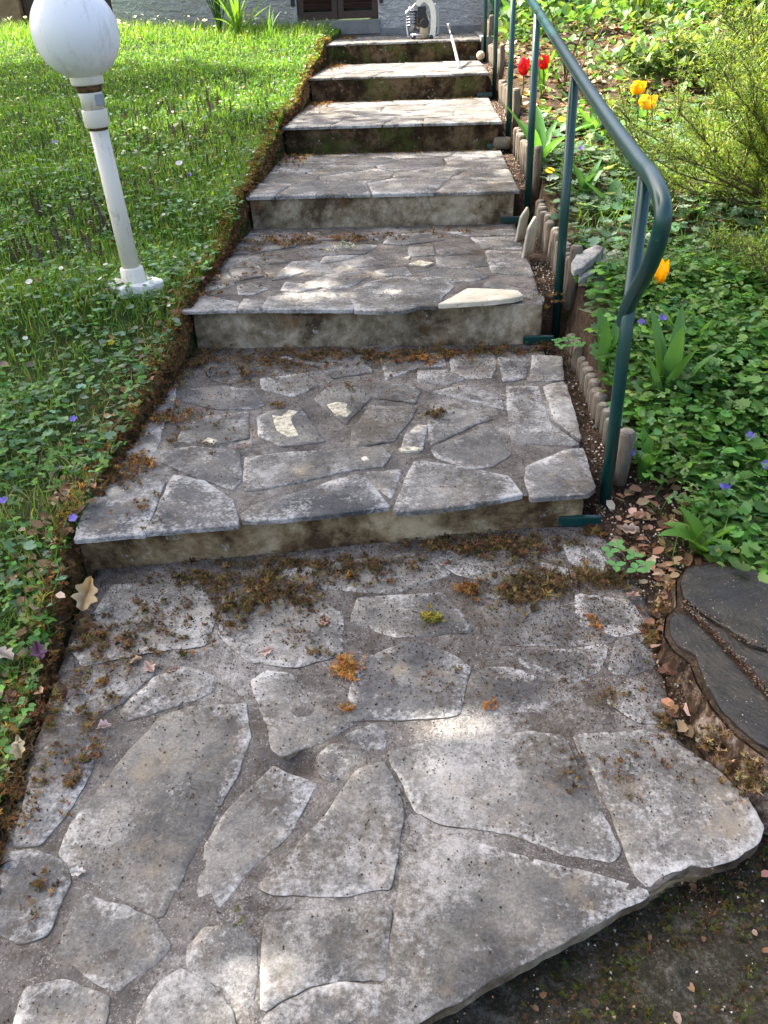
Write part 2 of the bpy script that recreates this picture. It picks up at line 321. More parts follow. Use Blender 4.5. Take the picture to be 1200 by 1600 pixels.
def bed_z(x, y):
    x = np.asarray(x, float); y = np.asarray(y, float)
    z = np.interp(y, *RR) + .03 + np.clip(x - .8, 0, 5) * .06 * np.clip((y - 1.5) / 1.0, 0, 1) + .015 * np.sin(x * 6 + y * 3) + .012 * np.sin(y * 8 - x * 2)
    zs = np.interp(y, [1.96, 1.98, 3.05, 3.08, 4.28, 4.31, 5.52, 5.55, 6.9, 6.93, 8.28, 8.31], [-.01, .09, .09, .245, .245, .4, .4, .56, .56, .73, .73, .89])
    k = np.clip((x - .765) / .03, 0, 1)
    z0_ = z - .16 * np.clip((np.interp(y, RE[0], RE[1]) - x) / .03, 0, 1)
    return np.where(y > 1.93, zs * (1 - k) + z * k, z0_)
def heightfield(name, xs, ys, fn, mat, amp=.01):
    X, Y = np.meshgrid(xs, ys); Z = fn(X, Y)
    nn = np.array([noise.fractal(Vector((a * 9, b * 9, 0)), 1, 2, 4) for a, b in zip(X.ravel(), Y.ravel())]).reshape(X.shape)
    Z = Z + nn * amp
    V = np.stack([X.ravel(), Y.ravel(), Z.ravel()], -1); nx = len(xs); F = []
    i = np.arange(len(ys) - 1)[:, None] * nx + np.arange(nx - 1)[None]; i = i.ravel()
    F = np.concatenate([np.stack([i, i + 1, i + nx + 1], -1), np.stack([i, i + nx + 1, i + nx], -1)])
    me = np_mesh(name, V, F); o = link(name, me, mat, None, (0, 0, 0), True); tag(o, kind='structure'); return o
xsL = np.concatenate([[-60, -30, -16, -10, -7], np.arange(-5, -1.6, .1), np.arange(-1.6, -.3, .022)]); ysL = np.concatenate([[-40, -15, -5, -2], np.arange(-1, 5, .05), np.arange(5, 10.4, .1), [12, 20, 40, 60]])
lw = heightfield('lawn', xsL, ysL, lawn_z, M['turf'], .02)
xsR = np.concatenate([np.arange(.6, .76, .02), [.765, .78, .796], np.arange(.82, 2.6, .04), np.arange(2.7, 6, .2), [8, 16, 30, 60]])
ysR = np.concatenate([np.arange(.98, 1.93, .04), [1.94, 1.96, 1.98], np.arange(2.0, 3.04, .05), [3.05, 3.08], np.arange(3.12, 4.26, .06), [4.28, 4.31], np.arange(4.36, 5.5, .08), [5.52, 5.55], np.arange(5.6, 6.88, .1), [6.9, 6.93], np.arange(7.0, 8.2, .1), [8.28, 8.31], np.arange(8.4, 10.4, .2), [12, 20, 60]])
bd = heightfield('garden_bed', xsR, ysR, bed_z, M['soil'], .02)
pf = heightfield('path', np.concatenate([[-30, -10, -4, -1.5], np.arange(-.7, 2.6, .04), [3, 5, 10, 60]]), np.concatenate([[-40, -10, -3, -1], np.arange(-.4, 1.12, .04)]), lambda x, y: -.085 + .01 * np.sin(x * 7) * np.cos(y * 6) + 0 * y, M['path'], .02)

# ------------------------------------------------------------------ slabs: irregular outlines, real thickness
def inside(x, y, P):
    c = False; j = len(P) - 1
    for i in range(len(P)):
        if (P[i][1] > y) != (P[j][1] > y) and x < (P[j][0] - P[i][0]) * (y - P[i][1]) / (P[j][1] - P[i][1]) + P[i][0]: c = not c
        j = i
    return c
def outline(poly, step, amp, seed=0., smooth=1, grow=0):
    """subdivide, round and roughen an outline"""
    P = [Vector(p[:2]) for p in poly]
    a = sum(P[i].x * P[(i + 1) % len(P)].y - P[(i + 1) % len(P)].x * P[i].y for i in range(len(P)))
    if a < 0: P.reverse()
    for _ in range(smooth):                                 # cut the corners a little
        Q = []
        for i, p in enumerate(P):
            a_, b_ = P[i - 1], P[(i + 1) % len(P)]
            ka = min(.15, .003 / max((a_ - p).length, 1e-4)); kb = min(.15, .003 / max((b_ - p).length, 1e-4))
            Q += [p.lerp(a_, ka), p.lerp(b_, kb)]
        P = Q
    R = []
    for i, p in enumerate(P):
        q = P[(i + 1) % len(P)]; n = max(1, int(round((q - p).length / step)))
        for k in range(n): R.append(p.lerp(q, k / n))
    O = []
    for i, p in enumerate(R):
        tn = (R[(i + 1) % len(R)] - R[i - 1]); nn = Vector((tn.y, -tn.x)); nn = nn.normalized() if nn.length > 1e-6 else nn
        d = noise.fractal(Vector((p.x * 16, p.y * 16, seed)), .8, 2.1, 5) * amp
        O.append(p + nn * (d + grow))
    return O
def slab(name, poly, zt, zb, step=.012, amp=.003, grid=None, mat=None, parent=None, seed=0., relief=.0012, hfn=None, bev=.004, rows=1, tilt=(0, 0), origin=None, undercut=0, wall=None, grow=0):
    O = outline(poly, step, amp, seed, 1, grow); n = len(O)
    g = grid or step * 1.6; xs = [p.x for p in O]; ys = [p.y for p in O]; cx, cy = sum(xs) / n, sum(ys) / n
    # inner ring for the bevel
    ring = []
    for i, p in enumerate(O):
        tn = (O[(i + 1) % n] - O[i - 1]); nn = Vector((-tn.y, tn.x)); nn = nn.normalized() if nn.length > 1e-6 else nn
        ring.append(p + nn * bev * (.6 + .8 * random.random()))
    pts = list(ring)
    seg = np.array([(p.x, p.y) for p in O])
    y = min(ys) + g * .5
    while y < max(ys):
        x = min(xs) + g * .5
        while x < max(xs):
            a = x + random.uniform(-.3, .3) * g; b = y + random.uniform(-.3, .3) * g
            if inside(a, b, O) and ((seg - (a, b)) ** 2).sum(1).min() > (bev + g * .45) ** 2: pts.append(Vector((a, b)))
            x += g
        y += g
    r = delaunay_2d_cdt(pts, [], [list(range(n))], 1, 1e-5)
    tv, tf = r[0], r[2]
    def h(x, y, top=True):
        z = zt + (x - cx) * tilt[0] + (y - cy) * tilt[1] + nz((x, y, seed), 14, 3) * relief
        if hfn: z += hfn(x, y)
        return z
    V = [(p.x, p.y, h(p.x, p.y)) for p in tv]; E = []
    for p in tv: E.append(max(0, 1 - math.sqrt(((seg - (p.x, p.y)) ** 2).sum(1).min()) / .035))
    F = [tuple(f) for f in tf]
    # map ring points to cdt output by position
    orig = r[3]; idx = {}
    for vi, lst in enumerate(orig):
        for o_ in lst:
            if o_ < n: idx[o_] = vi
    base = len(V)
    zs = [None] + [k / rows for k in range(rows + 1)]
    prev = [idx.get(i, 0) for i in range(n)]
    for k in range(rows + 1):
        cur = []
        for i, p in enumerate(O):
            f = k / rows; q = p; zc = (h(p.x, p.y) - bev * .9) * (1 - f) + zb * f
            if k or wall:
                tn = (O[(i + 1) % n] - O[i - 1]); nn = Vector((-tn.y, tn.x)).normalized() if tn.length > 1e-6 else Vector((0, 0))
                dd = undercut * f + (wall(p.x, p.y, zc) if wall else noise.noise(Vector((p.x * 30, p.y * 30, zc * 60 + seed))) * .002)
                q = p + nn * dd
            V.append((q.x, q.y, zc)); E.append(1.0); cur.append(len(V) - 1)
        for i in range(n):
            j = (i + 1) % n
            F.append((prev[j], prev[i], cur[i], cur[j]))
        prev = cur
    me = from_py(name, V, F); a = me.attributes.new('edge', 'FLOAT', 'POINT'); a.data.foreach_set('value', np.array(E, np.float32))
    og = origin if origin is not None else (cx, cy, zt)
    me.shade_smooth() if False else None
    for pl in me.polygons[:len(tf)]: pl.use_smooth = True
    return link(name, me, mat, parent, og)

stairs = empty('stone_stairway', (0, 1.2, 0)); tag(stairs, 'wide garden stairs of weathered crazy paving climbing between lawn and flower bed', 'stairs')
def PX(l, z): return [atz(a, b, z)[:2] for a, b in l]
hole = atz(468, 1196, 0)
def mort_h(x, y):
    d = math.hypot((x - hole.x) / 1.4, y - hole.y); return nz((x, y, 5), 30, 3) * .002 - ((.03 * max(0, 1 - (d / .042) ** 2)) if d < .042 else 0)
def rough_wall(x, y, z): return nz((x * 1.0, y, z), 9, 5) * .006 + nz((x, y, z), 40, 3) * .0025
# --- landing (tread 1)
L1 = [(160, 893), (100, 1010), (62, 1130), (14, 1275), (-30, 1400), (-60, 1600), (-60, 1900), (560, 1640), (640, 1603), (770, 1530), (880, 1474), (1016, 1396), (1078, 1356), (1110, 1358), (1152, 1342), (1190, 1302), (1180, 1262), (1120, 1200), (1062, 1155), (1052, 1110), (1035, 1050), (1030, 980), (990, 900), (945, 835), (932, 800)]
P1 = PX(L1, 0); P1 = [p for p in P1]
P1[0] = (-.64, 1.66); P1[-1] = (.70, 1.9)
step1 = slab('landing', P1, -.0013, -.2, .02, .004, .022, M['riser'], stairs, 1., .001, mort_h, .004, 5, undercut=.02, wall=lambda x, y, z: rough_wall(x, y, z) + (.02 if z < -.03 else .006))
step1.data.materials.append(M['mortar'])
for p in step1.data.polygons:
    if p.normal.z > .7: p.material_index = 1
S1 = [
 ([(285,1042),(332,1055),(332,1077),(300,1095),(200,1125),(188,1110),(240,1060)], 1),
 ([(250,1122),(300,1105),(385,1098),(388,1150),(370,1205),(300,1335),(250,1430),(200,1408),(160,1382),(120,1368),(95,1330),(110,1290),(150,1240),(205,1170)], 0),
 ([(395,1062),(415,1048),(450,1052),(500,1090),(552,1131),(500,1160),(440,1178),(425,1170),(420,1140),(402,1090)], 1),
 ([(428,1197),(450,1210),(494,1226),(470,1270),(440,1315),(400,1345),(350,1405),(330,1425),(310,1395),(320,1320),(370,1250)], 1),
 ([(495,1180),(520,1160),(565,1175),(555,1190),(525,1215),(515,1220),(500,1205)], 1),
 ([(538,1148),(590,1128),(606,1150),(600,1168),(570,1171)], 0),
 ([(405,1385),(450,1340),(500,1285),(530,1245),(560,1205),(598,1190),(620,1230),(629,1260),(622,1300),(610,1388),(520,1397),(430,1395)], 0),
 ([(608,1175),(680,1162),(830,1143),(878,1150),(900,1200),(930,1250),(965,1328),(955,1343),(880,1330),(790,1300),(700,1288),(650,1268),(622,1210)], 0),
 ([(637,1302),(712,1307),(821,1340),(956,1372),(1014,1394),(875,1472),(775,1524),(640,1600),(570,1632),(597,1600),(606,1500),(625,1400)], 0),
 ([(898,1150),(1005,1140),(1050,1155),(1110,1195),(1165,1245),(1190,1290),(1185,1310),(1150,1338),(1105,1353),(1078,1348),(1030,1370),(1013,1384),(990,1362),(978,1330),(948,1250),(922,1190)], 1),
 ([(418,1428),(606,1418),(604,1500),(599,1529),(565,1531),(530,1527),(490,1536),(440,1559),(412,1578),(410,1480)], 0),
 ([(413,1592),(445,1567),(490,1545),(530,1536),(565,1540),(598,1540),(595,1583),(560,1581),(540,1598),(535,1640),(500,1700),(390,1720)], 1),
 ([(290,1510),(296,1480),(320,1450),(370,1443),(400,1470),(398,1530),(392,1573),(355,1543),(320,1528)], 0),
 ([(280,1515),(325,1542),(360,1585),(380,1640),(340,1750),(190,1740),(215,1590),(250,1540)], 0),
 ([(133,1397),(165,1412),(235,1434),(265,1478),(250,1497),(185,1545),(150,1530),(90,1490),(110,1440)], 0),
 ([(8,1335),(50,1327),(100,1352),(108,1380),(75,1460),(30,1472),(-20,1450),(-5,1380)], 1),
 ([(40,1545),(100,1535),(168,1560),(158,1640),(150,1760),(-20,1780),(10,1640)], 1),
 ([(78,1150),(110,1132),(150,1152),(142,1200),(108,1262),(62,1318),(20,1322),(45,1230)], 1),
 ([(178,915),(310,907),(337,960),(320,1008),(230,1018),(130,1040),(112,1012),(150,955)], 1),
 ([(138,1055),(220,1032),(240,1052),(188,1098),(150,1120),(98,1112)], 1),
 ([(548,1122),(553,1075),(570,1030),(640,1005),(700,1020),(730,1045),(714,1113),(650,1120),(600,1122)], 0),
 ([(723,1112),(742,1047),(800,1045),(870,1057),(882,1088),(850,1105),(780,1112)], 0),
 ([(425,896),(550,876),(652,864),(700,895),(610,925),(500,917)], 0),
 ([(665,862),(760,855),(818,870),(800,900),(770,910),(712,896)], 1),
 ([(845,880),(870,884),(897,895),(897,910),(848,905)], 1),
 ([(885,850),(935,858),(948,890),(915,895),(892,875)], 1),
 ([(560,935),(690,928),(735,985),(620,993),(550,970)], 0),
 ([(745,930),(830,925),(895,958),(960,1000),(905,1005),(780,1005)], 0),
 ([(905,930),(985,940),(1008,983),(965,992),(905,975)], 1),
 ([(955,1047),(966,1002),(1012,994),(1018,1040),(985,1052)], 1),
 ([(985,1066),(1030,1075),(1052,1128),(1000,1125),(952,1095)], 1),
 ([(890,1018),(945,1008),(935,1045),(900,1065),(830,1042),(790,1016)], 0),
 ([(350,935),(480,930),(530,960),(532,1020),(465,1040),(390,1030),(345,990)], 0),
]
for k, (pl, pale) in enumerate(S1):
    o = slab('paving_stone', PX(pl, .001), .0005 + random.uniform(-.001, .0018), -.024 if k in (8, 9, 11, 16) else -.014, .009, .0045, .02, M['stone_l' if pale else 'stone'], step1, k * 1.37, .0014, None, .0012, 1, (random.uniform(-.004, .004), random.uniform(-.004, .004)), grow=.004 if k < 20 else .008)
    o.data.materials.append(M['slabedge'])
    for p in o.data.polygons:
        if abs(p.normal.z) < .35: p.material_index = 1
# --- treads 2 and 3, stones traced one by one
def block(name, x0, x1, yf0, yf1, yb, zt, zb, mat_top, mat_face, idx):
    """concrete body of a step: riser face with cast roughness, mortar bed on top"""
    ov = .014
    poly = [(x0 + .012, yf0 + ov), (x1 - .02, yf1 + ov), (x1 - .01, yb + .12), (x0, yb + .12)]
    o = slab(name, poly, zt - .0018, zb, .022, .003, .03, mat_face, stairs, idx * 7.1, .001, lambda x, y: nz((x, y, 5), 30, 3) * .002, .004, 6, wall=rough_wall)
    o.data.materials.append(mat_top)
    for p in o.data.polygons:
        if p.normal.z > .7: p.material_index = 1
    return o
sm = M['stone']; sl = M['stone_l']
st2 = block('step', -.675, .675, 1.615, 1.835, 2.9, TZ[1], -.03, M['mortar'], M['riser'], 2)
S2 = [([(116,841),(224,832),(240,794),(256,753),(225,737),(165,732),(135,780)],1),([(168,722),(230,727),(248,690),(256,655),(228,642)],1),([(232,634),(252,602),(275,600),(270,645),(258,652)],1),
([(227,830),(373,818),(362,779),(320,750),(272,740),(262,754),(245,795)],1),([(254,704),(300,697),(374,703),(376,750),(365,763),(325,750),(275,731),(252,722)],0),([(324,648),(386,642),(388,683),(340,693),(275,687),(290,662)],0),
([(282,609),(345,602),(394,608),(413,631),(400,637),(340,639),(284,625)],0),([(317,573),(404,569),(400,584),(360,599),(330,593)],0),([(426,641),(470,637),(508,689),(440,696),(405,679),(402,650)],0),([(408,590),(487,580),(497,601),(458,618),(408,606)],0),
([(492,622),(515,602),(560,605),(580,619),(540,661),(505,636)],0),([(551,669),(579,632),(650,636),(641,654),(614,688),(547,699)],0),([(627,702),(635,677),(650,663),(668,665),(660,702)],1),([(672,629),(699,632),(768,652),(745,661),(674,694),(669,665)],0),
([(675,699),(757,666),(768,667),(798,708),(768,728),(730,732),(681,712)],0),([(383,713),(430,708),(530,701),(598,698),(609,712),(600,727),(540,734),(470,751),(383,766),(381,740)],0),([(377,802),(400,786),(470,765),(555,739),(573,747),(610,790),(500,803),(400,812),(380,811)],1),
([(567,736),(627,732),(611,777),(580,753)],0),([(614,795),(647,720),(692,724),(795,743),(817,771),(715,790),(618,798)],1),([(823,728),(883,702),(910,700),(929,760),(920,770),(830,776),(821,746)],1),([(792,602),(841,602),(850,635),(861,660),(904,692),(868,694),(801,691),(795,650)],1),
([(849,603),(880,596),(886,605),(908,684),(868,657)],1),([(832,553),(877,556),(881,591),(828,595)],1),([(778,556),(825,556),(821,590),(787,595)],1),([(703,556),(768,546),(774,570),(768,588),(730,590),(707,578)],1),([(653,578),(700,576),(727,590),(700,600),(655,595)],1),
([(674,611),(730,600),(783,620),(787,639),(745,627)],0),([(588,601),(645,599),(656,612),(648,629),(586,620)],0),([(420,553),(560,546),(582,580),(520,590),(500,573)],0),([(594,561),(640,549),(690,552),(697,570),(650,574),(604,592)],0)]
for k, (pl, pale) in enumerate(S2):
    slab('paving_stone', PX(pl, TZ[1] + .004), TZ[1] + random.uniform(.001, .004), TZ[1] - .012, .011, .0035, .026, sl if pale else sm, st2, 60 + k * 1.3, .0014, None, .0025, 1, (random.uniform(-.006, .006), random.uniform(-.006, .006)), grow=.003)
st3 = block('step', -.675, .675, 2.897, 2.897, 4.142, TZ[2], TZ[1] - .05, M['mortar'], M['riser_g'], 3)
S3 = [([(266,485),(369,482),(371,471),(318,461),(276,467)],1),([(372,482),(406,482),(411,471),(383,466)],1),([(409,482),(467,482),(468,468),(449,460),(420,463)],1),([(471,482),(552,482),(553,475),(516,454),(476,456)],1),
([(556,484),(625,485),(655,477),(684,477),(690,463),(708,446),(690,434),(620,431),(580,439),(547,455)],1),([(477,440),(537,421),(578,430),(545,447),(515,449)],0),([(425,437),(457,407),(495,405),(500,414),(463,428)],1),([(439,452),(447,439),(503,448),(470,454)],0),
([(372,446),(388,442),(420,450),(395,459),(374,458)],0),([(358,421),(404,415),(410,430),(372,437)],0),([(388,402),(436,399),(447,409),(404,412)],0),([(537,409),(580,401),(600,412),(548,417)],0),([(586,422),(633,417),(643,428),(602,431)],0),
([(606,367),(676,362),(692,374),(633,381),(600,380)],0),([(681,391),(713,386),(740,394),(690,398)],1),([(681,401),(753,398),(762,414),(687,419)],0),([(761,391),(818,393),(833,430),(772,425),(764,408)],1),([(737,370),(810,370),(815,387),(756,387)],0),
([(649,421),(735,419),(762,431),(735,439),(700,439)],0),([(762,439),(836,455),(850,462),(848,468),(822,464),(810,454),(756,446)],1),([(640,386),(675,384),(678,397),(640,400)],1),([(472,386),(530,376),(588,383),(570,395),(490,400)],0),
([(390,364),(470,363),(460,384),(395,395),(350,396)],0),([(480,363),(588,362),(590,374),(500,374)],0),([(332,402),(380,403),(360,415),(318,425)],0),([(312,431),(354,426),(365,444),(300,459),(290,450)],0),([(508,400),(560,398),(530,406),(500,410)],0),([(700,362),(800,358),(805,366),(735,368)],0)]
for k, (pl, pale) in enumerate(S3):
    slab('paving_stone', PX(pl, TZ[2] + .004), TZ[2] + random.uniform(.001, .004), TZ[2] - .012, .015, .004, .036, sl if pale else sm, st3, 120 + k * 1.3, .002, None, .003, 1, grow=.006, tilt= (random.uniform(-.01, .01), random.uniform(-.01, .01)))
# --- treads 4..7: crazy paving cells cut by half planes
def clip(poly, p, n):
    out = []
    for i in range(len(poly)):
        a, b = poly[i], poly[(i + 1) % len(poly)]; da, db = (a - p).dot(n), (b - p).dot(n)
        if da <= 0: out.append(a)
        if da * db < 0: out.append(a.lerp(b, da / (da - db)))
    return out
def crazy(x0, x1, y0, y1, nx, ny, gap, seed):
    r = random.Random(seed); pts = []
    for j in range(ny):
        for i in range(nx):
            pts.append(Vector((x0 + (i + .5 + r.uniform(-.42, .42) + (j % 2) * .3 - .15) * (x1 - x0) / nx, y0 + (j + .5 + r.uniform(-.36, .36)) * (y1 - y0) / ny)))
    out = []
    for a in pts:
        P = [Vector((x0, y0)), Vector((x1, y0)), Vector((x1, y1)), Vector((x0, y1))]
        for b in pts:
            if b is a: continue
            n = (b - a).normalized(); P = clip(P, (a + b) / 2 - n * gap, n)
            if len(P) < 3: break
        if len(P) >= 3: out.append([(p.x, p.y) for p in P])
    return out
YB = YF + [10.4]
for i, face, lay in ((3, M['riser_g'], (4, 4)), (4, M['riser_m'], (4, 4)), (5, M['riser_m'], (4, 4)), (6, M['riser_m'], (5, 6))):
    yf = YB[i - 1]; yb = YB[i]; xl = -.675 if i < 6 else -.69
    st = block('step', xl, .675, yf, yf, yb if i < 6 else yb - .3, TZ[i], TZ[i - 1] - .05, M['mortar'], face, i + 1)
    for k, pl in enumerate(crazy(xl, .675, yf, yb - (.005 if i < 6 else .45), *lay, .005, 40 + i)):
        slab('paving_stone', pl, TZ[i] + random.uniform(.0, .003), TZ[i] - .016, .03, .006, .07, random.choice([sm, sm, sl]), st, i * 30 + k * 1.7, .002, None, .005, 1, (random.uniform(-.008, .008), random.uniform(-.008, .008)))
    if i < 6: pass
# bare flaked patches where the grey skin has come off
def flake(parent, z, pts):
    slab('flaked_patch', PX(pts, z), z, z - .008, .006, .002, .012, M['flake'], parent, pts[0][0] * .1, .0005, None, .0015, 1)
for pts in ([(425,648),(440,650),(450,640),(466,642),(455,655),(466,680),(452,683),(432,672)], [(510,632),(524,628),(543,630),(541,637),(550,643),(542,651),(525,649)], [(640,675),(652,663),(667,664),(662,672),(650,677)], [(622,700),(640,696),(660,700),(655,704),(630,705)], [(563,715),(572,712),(578,718),(570,723)], [(315,690),(325,683),(342,688),(332,694)]):
    flake(st2, TZ[1] + .0052, pts)
for pts in ([(638,412),(655,406),(680,410),(665,415)], [(630,402),(642,400),(640,404)]): flake(st3, TZ[2] + .0065, pts)

# --- loose pale slab lying in the broken corner of step three
ls = slab('loose_slab', PX([(684,479),(700,470),(730,452),(780,454),(809,457),(819,466),(800,470),(755,475)], TZ[2] + .015), TZ[2] + .024, TZ[2] + .007, .012, .003, .03, M['pale'], None, 7.7, .002, None, .003, 2, (.01, -.03))
tag(ls, 'loose cream limestone slab lying in the broken front corner of the third step', 'stone slab')

# ------------------------------------------------------------------ tubes, lathes, prisms
def tube(name, pts, r, mat, parent=None, seg=12, closed=True, origin=None, radii=None):
    pts = [Vector(p) for p in pts]; V = []; F = []; n = len(pts); up = None
    for i, p in enumerate(pts):
        d = (pts[min(i + 1, n - 1)] - pts[max(i - 1, 0)]).normalized()
        if up is None: up = d.orthogonal().normalized()
        up = (up - d * up.dot(d)).normalized(); s_ = d.cross(up); rr = radii[i] if radii else r
        for k in range(seg):
            a = 2 * math.pi * k / seg; V.append(p + (up * math.cos(a) + s_ * math.sin(a)) * rr)
        if i:
            for k in range(seg):
                F.append(((i - 1) * seg + k, (i - 1) * seg + (k + 1) % seg, i * seg + (k + 1) % seg, i * seg + k))
    if closed: F += [tuple(range(seg - 1, -1, -1)), tuple((n - 1) * seg + k for k in range(seg))]
    me = from_py(name, V, F); o = link(name, me, mat, parent, origin if origin is not None else pts[0])
    for p in me.polygons: p.use_smooth = len(p.vertices) == 4
    return o
def lathe(name, prof, c, mat, parent=None, seg=32, axis=(0, 0, 1), wob=0):
    ax = Vector(axis).normalized(); u = ax.orthogonal().normalized(); v = ax.cross(u); c = Vector(c); V = []; F = []
    for i, (r, h) in enumerate(prof):
        for k in range(seg):
            a = 2 * math.pi * k / seg; rr = r * (1 + wob * noise.noise(Vector((math.cos(a) * 2, math.sin(a) * 2, i * .3))))
            V.append(c + ax * h + (u * math.cos(a) + v * math.sin(a)) * rr)
        if i:
            for k in range(seg): F.append(((i - 1) * seg + k, (i - 1) * seg + (k + 1) % seg, i * seg + (k + 1) % seg, i * seg + k))
    F += [tuple(range(seg - 1, -1, -1)), tuple((len(prof) - 1) * seg + k for k in range(seg))]
    me = from_py(name, V, F); o = link(name, me, mat, parent, c)
    for p in me.polygons: p.use_smooth = len(p.vertices) == 4
    return o
def spline(P, n=8):
    P = [Vector(p) for p in P]; Q = [P[0] * 2 - P[1]] + P + [P[-1] * 2 - P[-2]]; out = []
    for i in range(1, len(Q) - 2):
        a, b, c, d = Q[i - 1:i + 3]
        for k in range(n):
            t_ = k / n; out.append(.5 * ((2 * b) + (c - a) * t_ + (2 * a - 5 * b + 4 * c - d) * t_ ** 2 + (3 * b - a - 3 * c + d) * t_ ** 3))
    out.append(P[-1]); return out
def box(name, lo, hi, mat, parent=None, bev=.004, rot=None, pivot=None):
    bm = bmesh.new(); bmesh.ops.create_cube(bm, size=1)
    lo, hi = Vector(lo), Vector(hi); c = (lo + hi) / 2
    for v in bm.verts: v.co = Vector((v.co.x * (hi.x - lo.x), v.co.y * (hi.y - lo.y), v.co.z * (hi.z - lo.z)))
    if bev: bmesh.ops.bevel(bm, geom=bm.edges[:], offset=bev, segments=2, profile=.6, affect='EDGES')
    if rot is not None: bmesh.ops.rotate(bm, verts=bm.verts, cent=(Vector(pivot) - c) if pivot is not None else (0, 0, 0), matrix=rot)
    for v in bm.verts: v.co += c
    me = bpy.data.meshes.new(name); bm.to_mesh(me); bm.free()
    return link(name, me, mat, parent, c)

# ------------------------------------------------------------------ house
WY = 9.75
house = empty('house', (0, WY, .95)); tag(house, 'pale grey stucco house wall with brown louvred shutters behind the steps', 'house')
def cell_grid(name, x0, x1, z0, z1, y0, y1, mat): return box(name, (x0, y0, z0), (x1, y1, z1), mat, house, .01)
sx0 = aty(464, 20, WY).x; sx1 = aty(591, 20, WY).x; sz = aty(528, 30, WY).z
rx0 = aty(905, 2, WY).x; rx1 = aty(1060, 2, WY).x; rz0 = aty(985, 5, WY).z
WH = .95 + 2.55
XL = -3.1; XRR = 9
for (a, b, c, d) in ((XL, sx0, .6, WH), (sx0, sx1, .6, sz - .14), (sx0, sx1, sz + 1.15, WH), (sx1, rx0, .6, WH), (rx0, rx1, .6, rz0 - .14), (rx0, rx1, rz0 + 1.1, WH), (rx1, XRR, .6, WH)):
    cell_grid('wall', a, b, c, d, WY, WY + .3, M['stucco'])
box('plinth', (XL - .01, WY - .03, .5), (XRR, WY - .001, aty(700, 40, WY).z), M['cement'], house, .006)
for (a, b, z_) in ((sx0, sx1, sz), (rx0, rx1, rz0)):
    box('sill', (a - .02, WY - .05, z_ - .14), (b + .02, WY + .2, z_ - .012), M['cement'], house, .008)
    box('pane', (a + .01, WY + .17, z_), (b - .01, WY + .18, z_ + 1.15), M['glass'], house, 0)
    mid = (a + b) / 2
    for (p, q) in ((a + .008, mid - .003), (mid + .003, b - .008)):
        sh = box('shutter', (p, WY + .03, z_), (p + .06, WY + .07, z_ + 1.1), M['shutter'], house, .004)
        box('frame', (q - .06, WY + .03, z_), (q, WY + .07, z_ + 1.1), M['shutter'], sh, .004)
        box('frame', (p + .06, WY + .031, z_), (q - .06, WY + .069, z_ + .07), M['shutter'], sh, .004)
        box('frame', (p + .06, WY + .031, z_ + 1.03), (q - .06, WY + .069, z_ + 1.1), M['shutter'], sh, .004)
        for k in range(18):
            zz = z_ + .09 + k * .053
            box('slat', (p + .06, WY + .035, zz), (q - .06, WY + .046, zz + .052), M['shutter'], sh, 0, Matrix.Rotation(.5, 3, 'X'))
    for xx in (a - .035, b + .035): box('hinge', (xx - .02, WY - .03, z_ + .13), (xx + .02, WY + .0, z_ + .19), M['black'], house, .004)
rf = from_py('roof', [(XL - .3, WY - .25, WH), (XRR + .4, WY - .25, WH), (XRR + .4, WY + 4, WH + 1.6), (XL - .3, WY + 4, WH + 1.6), (XL - .3, WY - .25, WH + .12), (XRR + .4, WY - .25, WH + .12), (XRR + .4, WY + 4, WH + 1.72), (XL - .3, WY + 4, WH + 1.72)], [(0, 3, 2, 1), (4, 5, 6, 7), (0, 1, 5, 4), (1, 2, 6, 5), (2, 3, 7, 6), (3, 0, 4, 7)])
link('roof', rf, M['roof'], house, (0, WY, WH))
box('side_wall', (XL - .001, WY + .301, .6), (XL + .3, WY + 7, WH), M['stucco'], house, .01)
shed = empty('shed', (-5, 11.5, .95)); tag(shed, 'tan rendered outbuilding with dark boarded door behind the top left of the lawn', 'outbuilding')
bx = aty(32, 20, 11.2).x
box('wall', (bx - 4, 11.2, .6), (bx, 11.5, 3.6), M['tan'], shed, .01)
dr = box('door', (bx + .001, 11.3, .6), (bx + 2.3, 11.4, 3.2), M['shutter'], shed, .004)
for k in range(9): box('board', (bx + .02 + k * .25, 11.27, .7), (bx + .26 + k * .25, 11.3, 3.1), M['shutter'], dr, .006)
box('lintel', (bx - 4, 11.15, 3.601), (bx + 2.6, 12.5, 3.8), M['cement'], shed, .01)
tr_ = box('terrace', (.69, 8.25, .5), (2.2, WY, .93), M['cement'], None, .005); tag(tr_, kind='structure')

# ------------------------------------------------------------------ handrail
XR = .715
rail = empty('handrail', (XR, 1.9, 0)); tag(rail, 'dark green painted tubular steel handrail along the right side of the steps', 'handrail')
end = [(1000, 253), (1018, 275), (1032, 305), (1036, 335), (1030, 372), (1015, 415), (996, 450), (981, 480), (974, 505)]
lo = atx(893, 100, XR); far = Vector((XR, 8.6, 0))
slope = (lo.z - atx(1000, 253, XR).z) / (lo.y - atx(1000, 253, XR).y)
path_ = [Vector((XR, 8.75, lo.z + (8.75 - lo.y) * .128)), Vector((XR, 6, lo.z + (6 - lo.y) * .128)), Vector((XR, 4.2, lo.z + (4.2 - lo.y) * .128)), lo] + [atx(950, 185, XR)] + [atx(a, b, XR) for a, b in end]
tube('rail', spline(path_, 8), .0185, M['rail'], rail, 16)
def rail_z(y):
    if y < lo.y: return atx(1003, 262, XR).z + (y - 1.9) * slope
    return lo.z + (y - lo.y) * .128
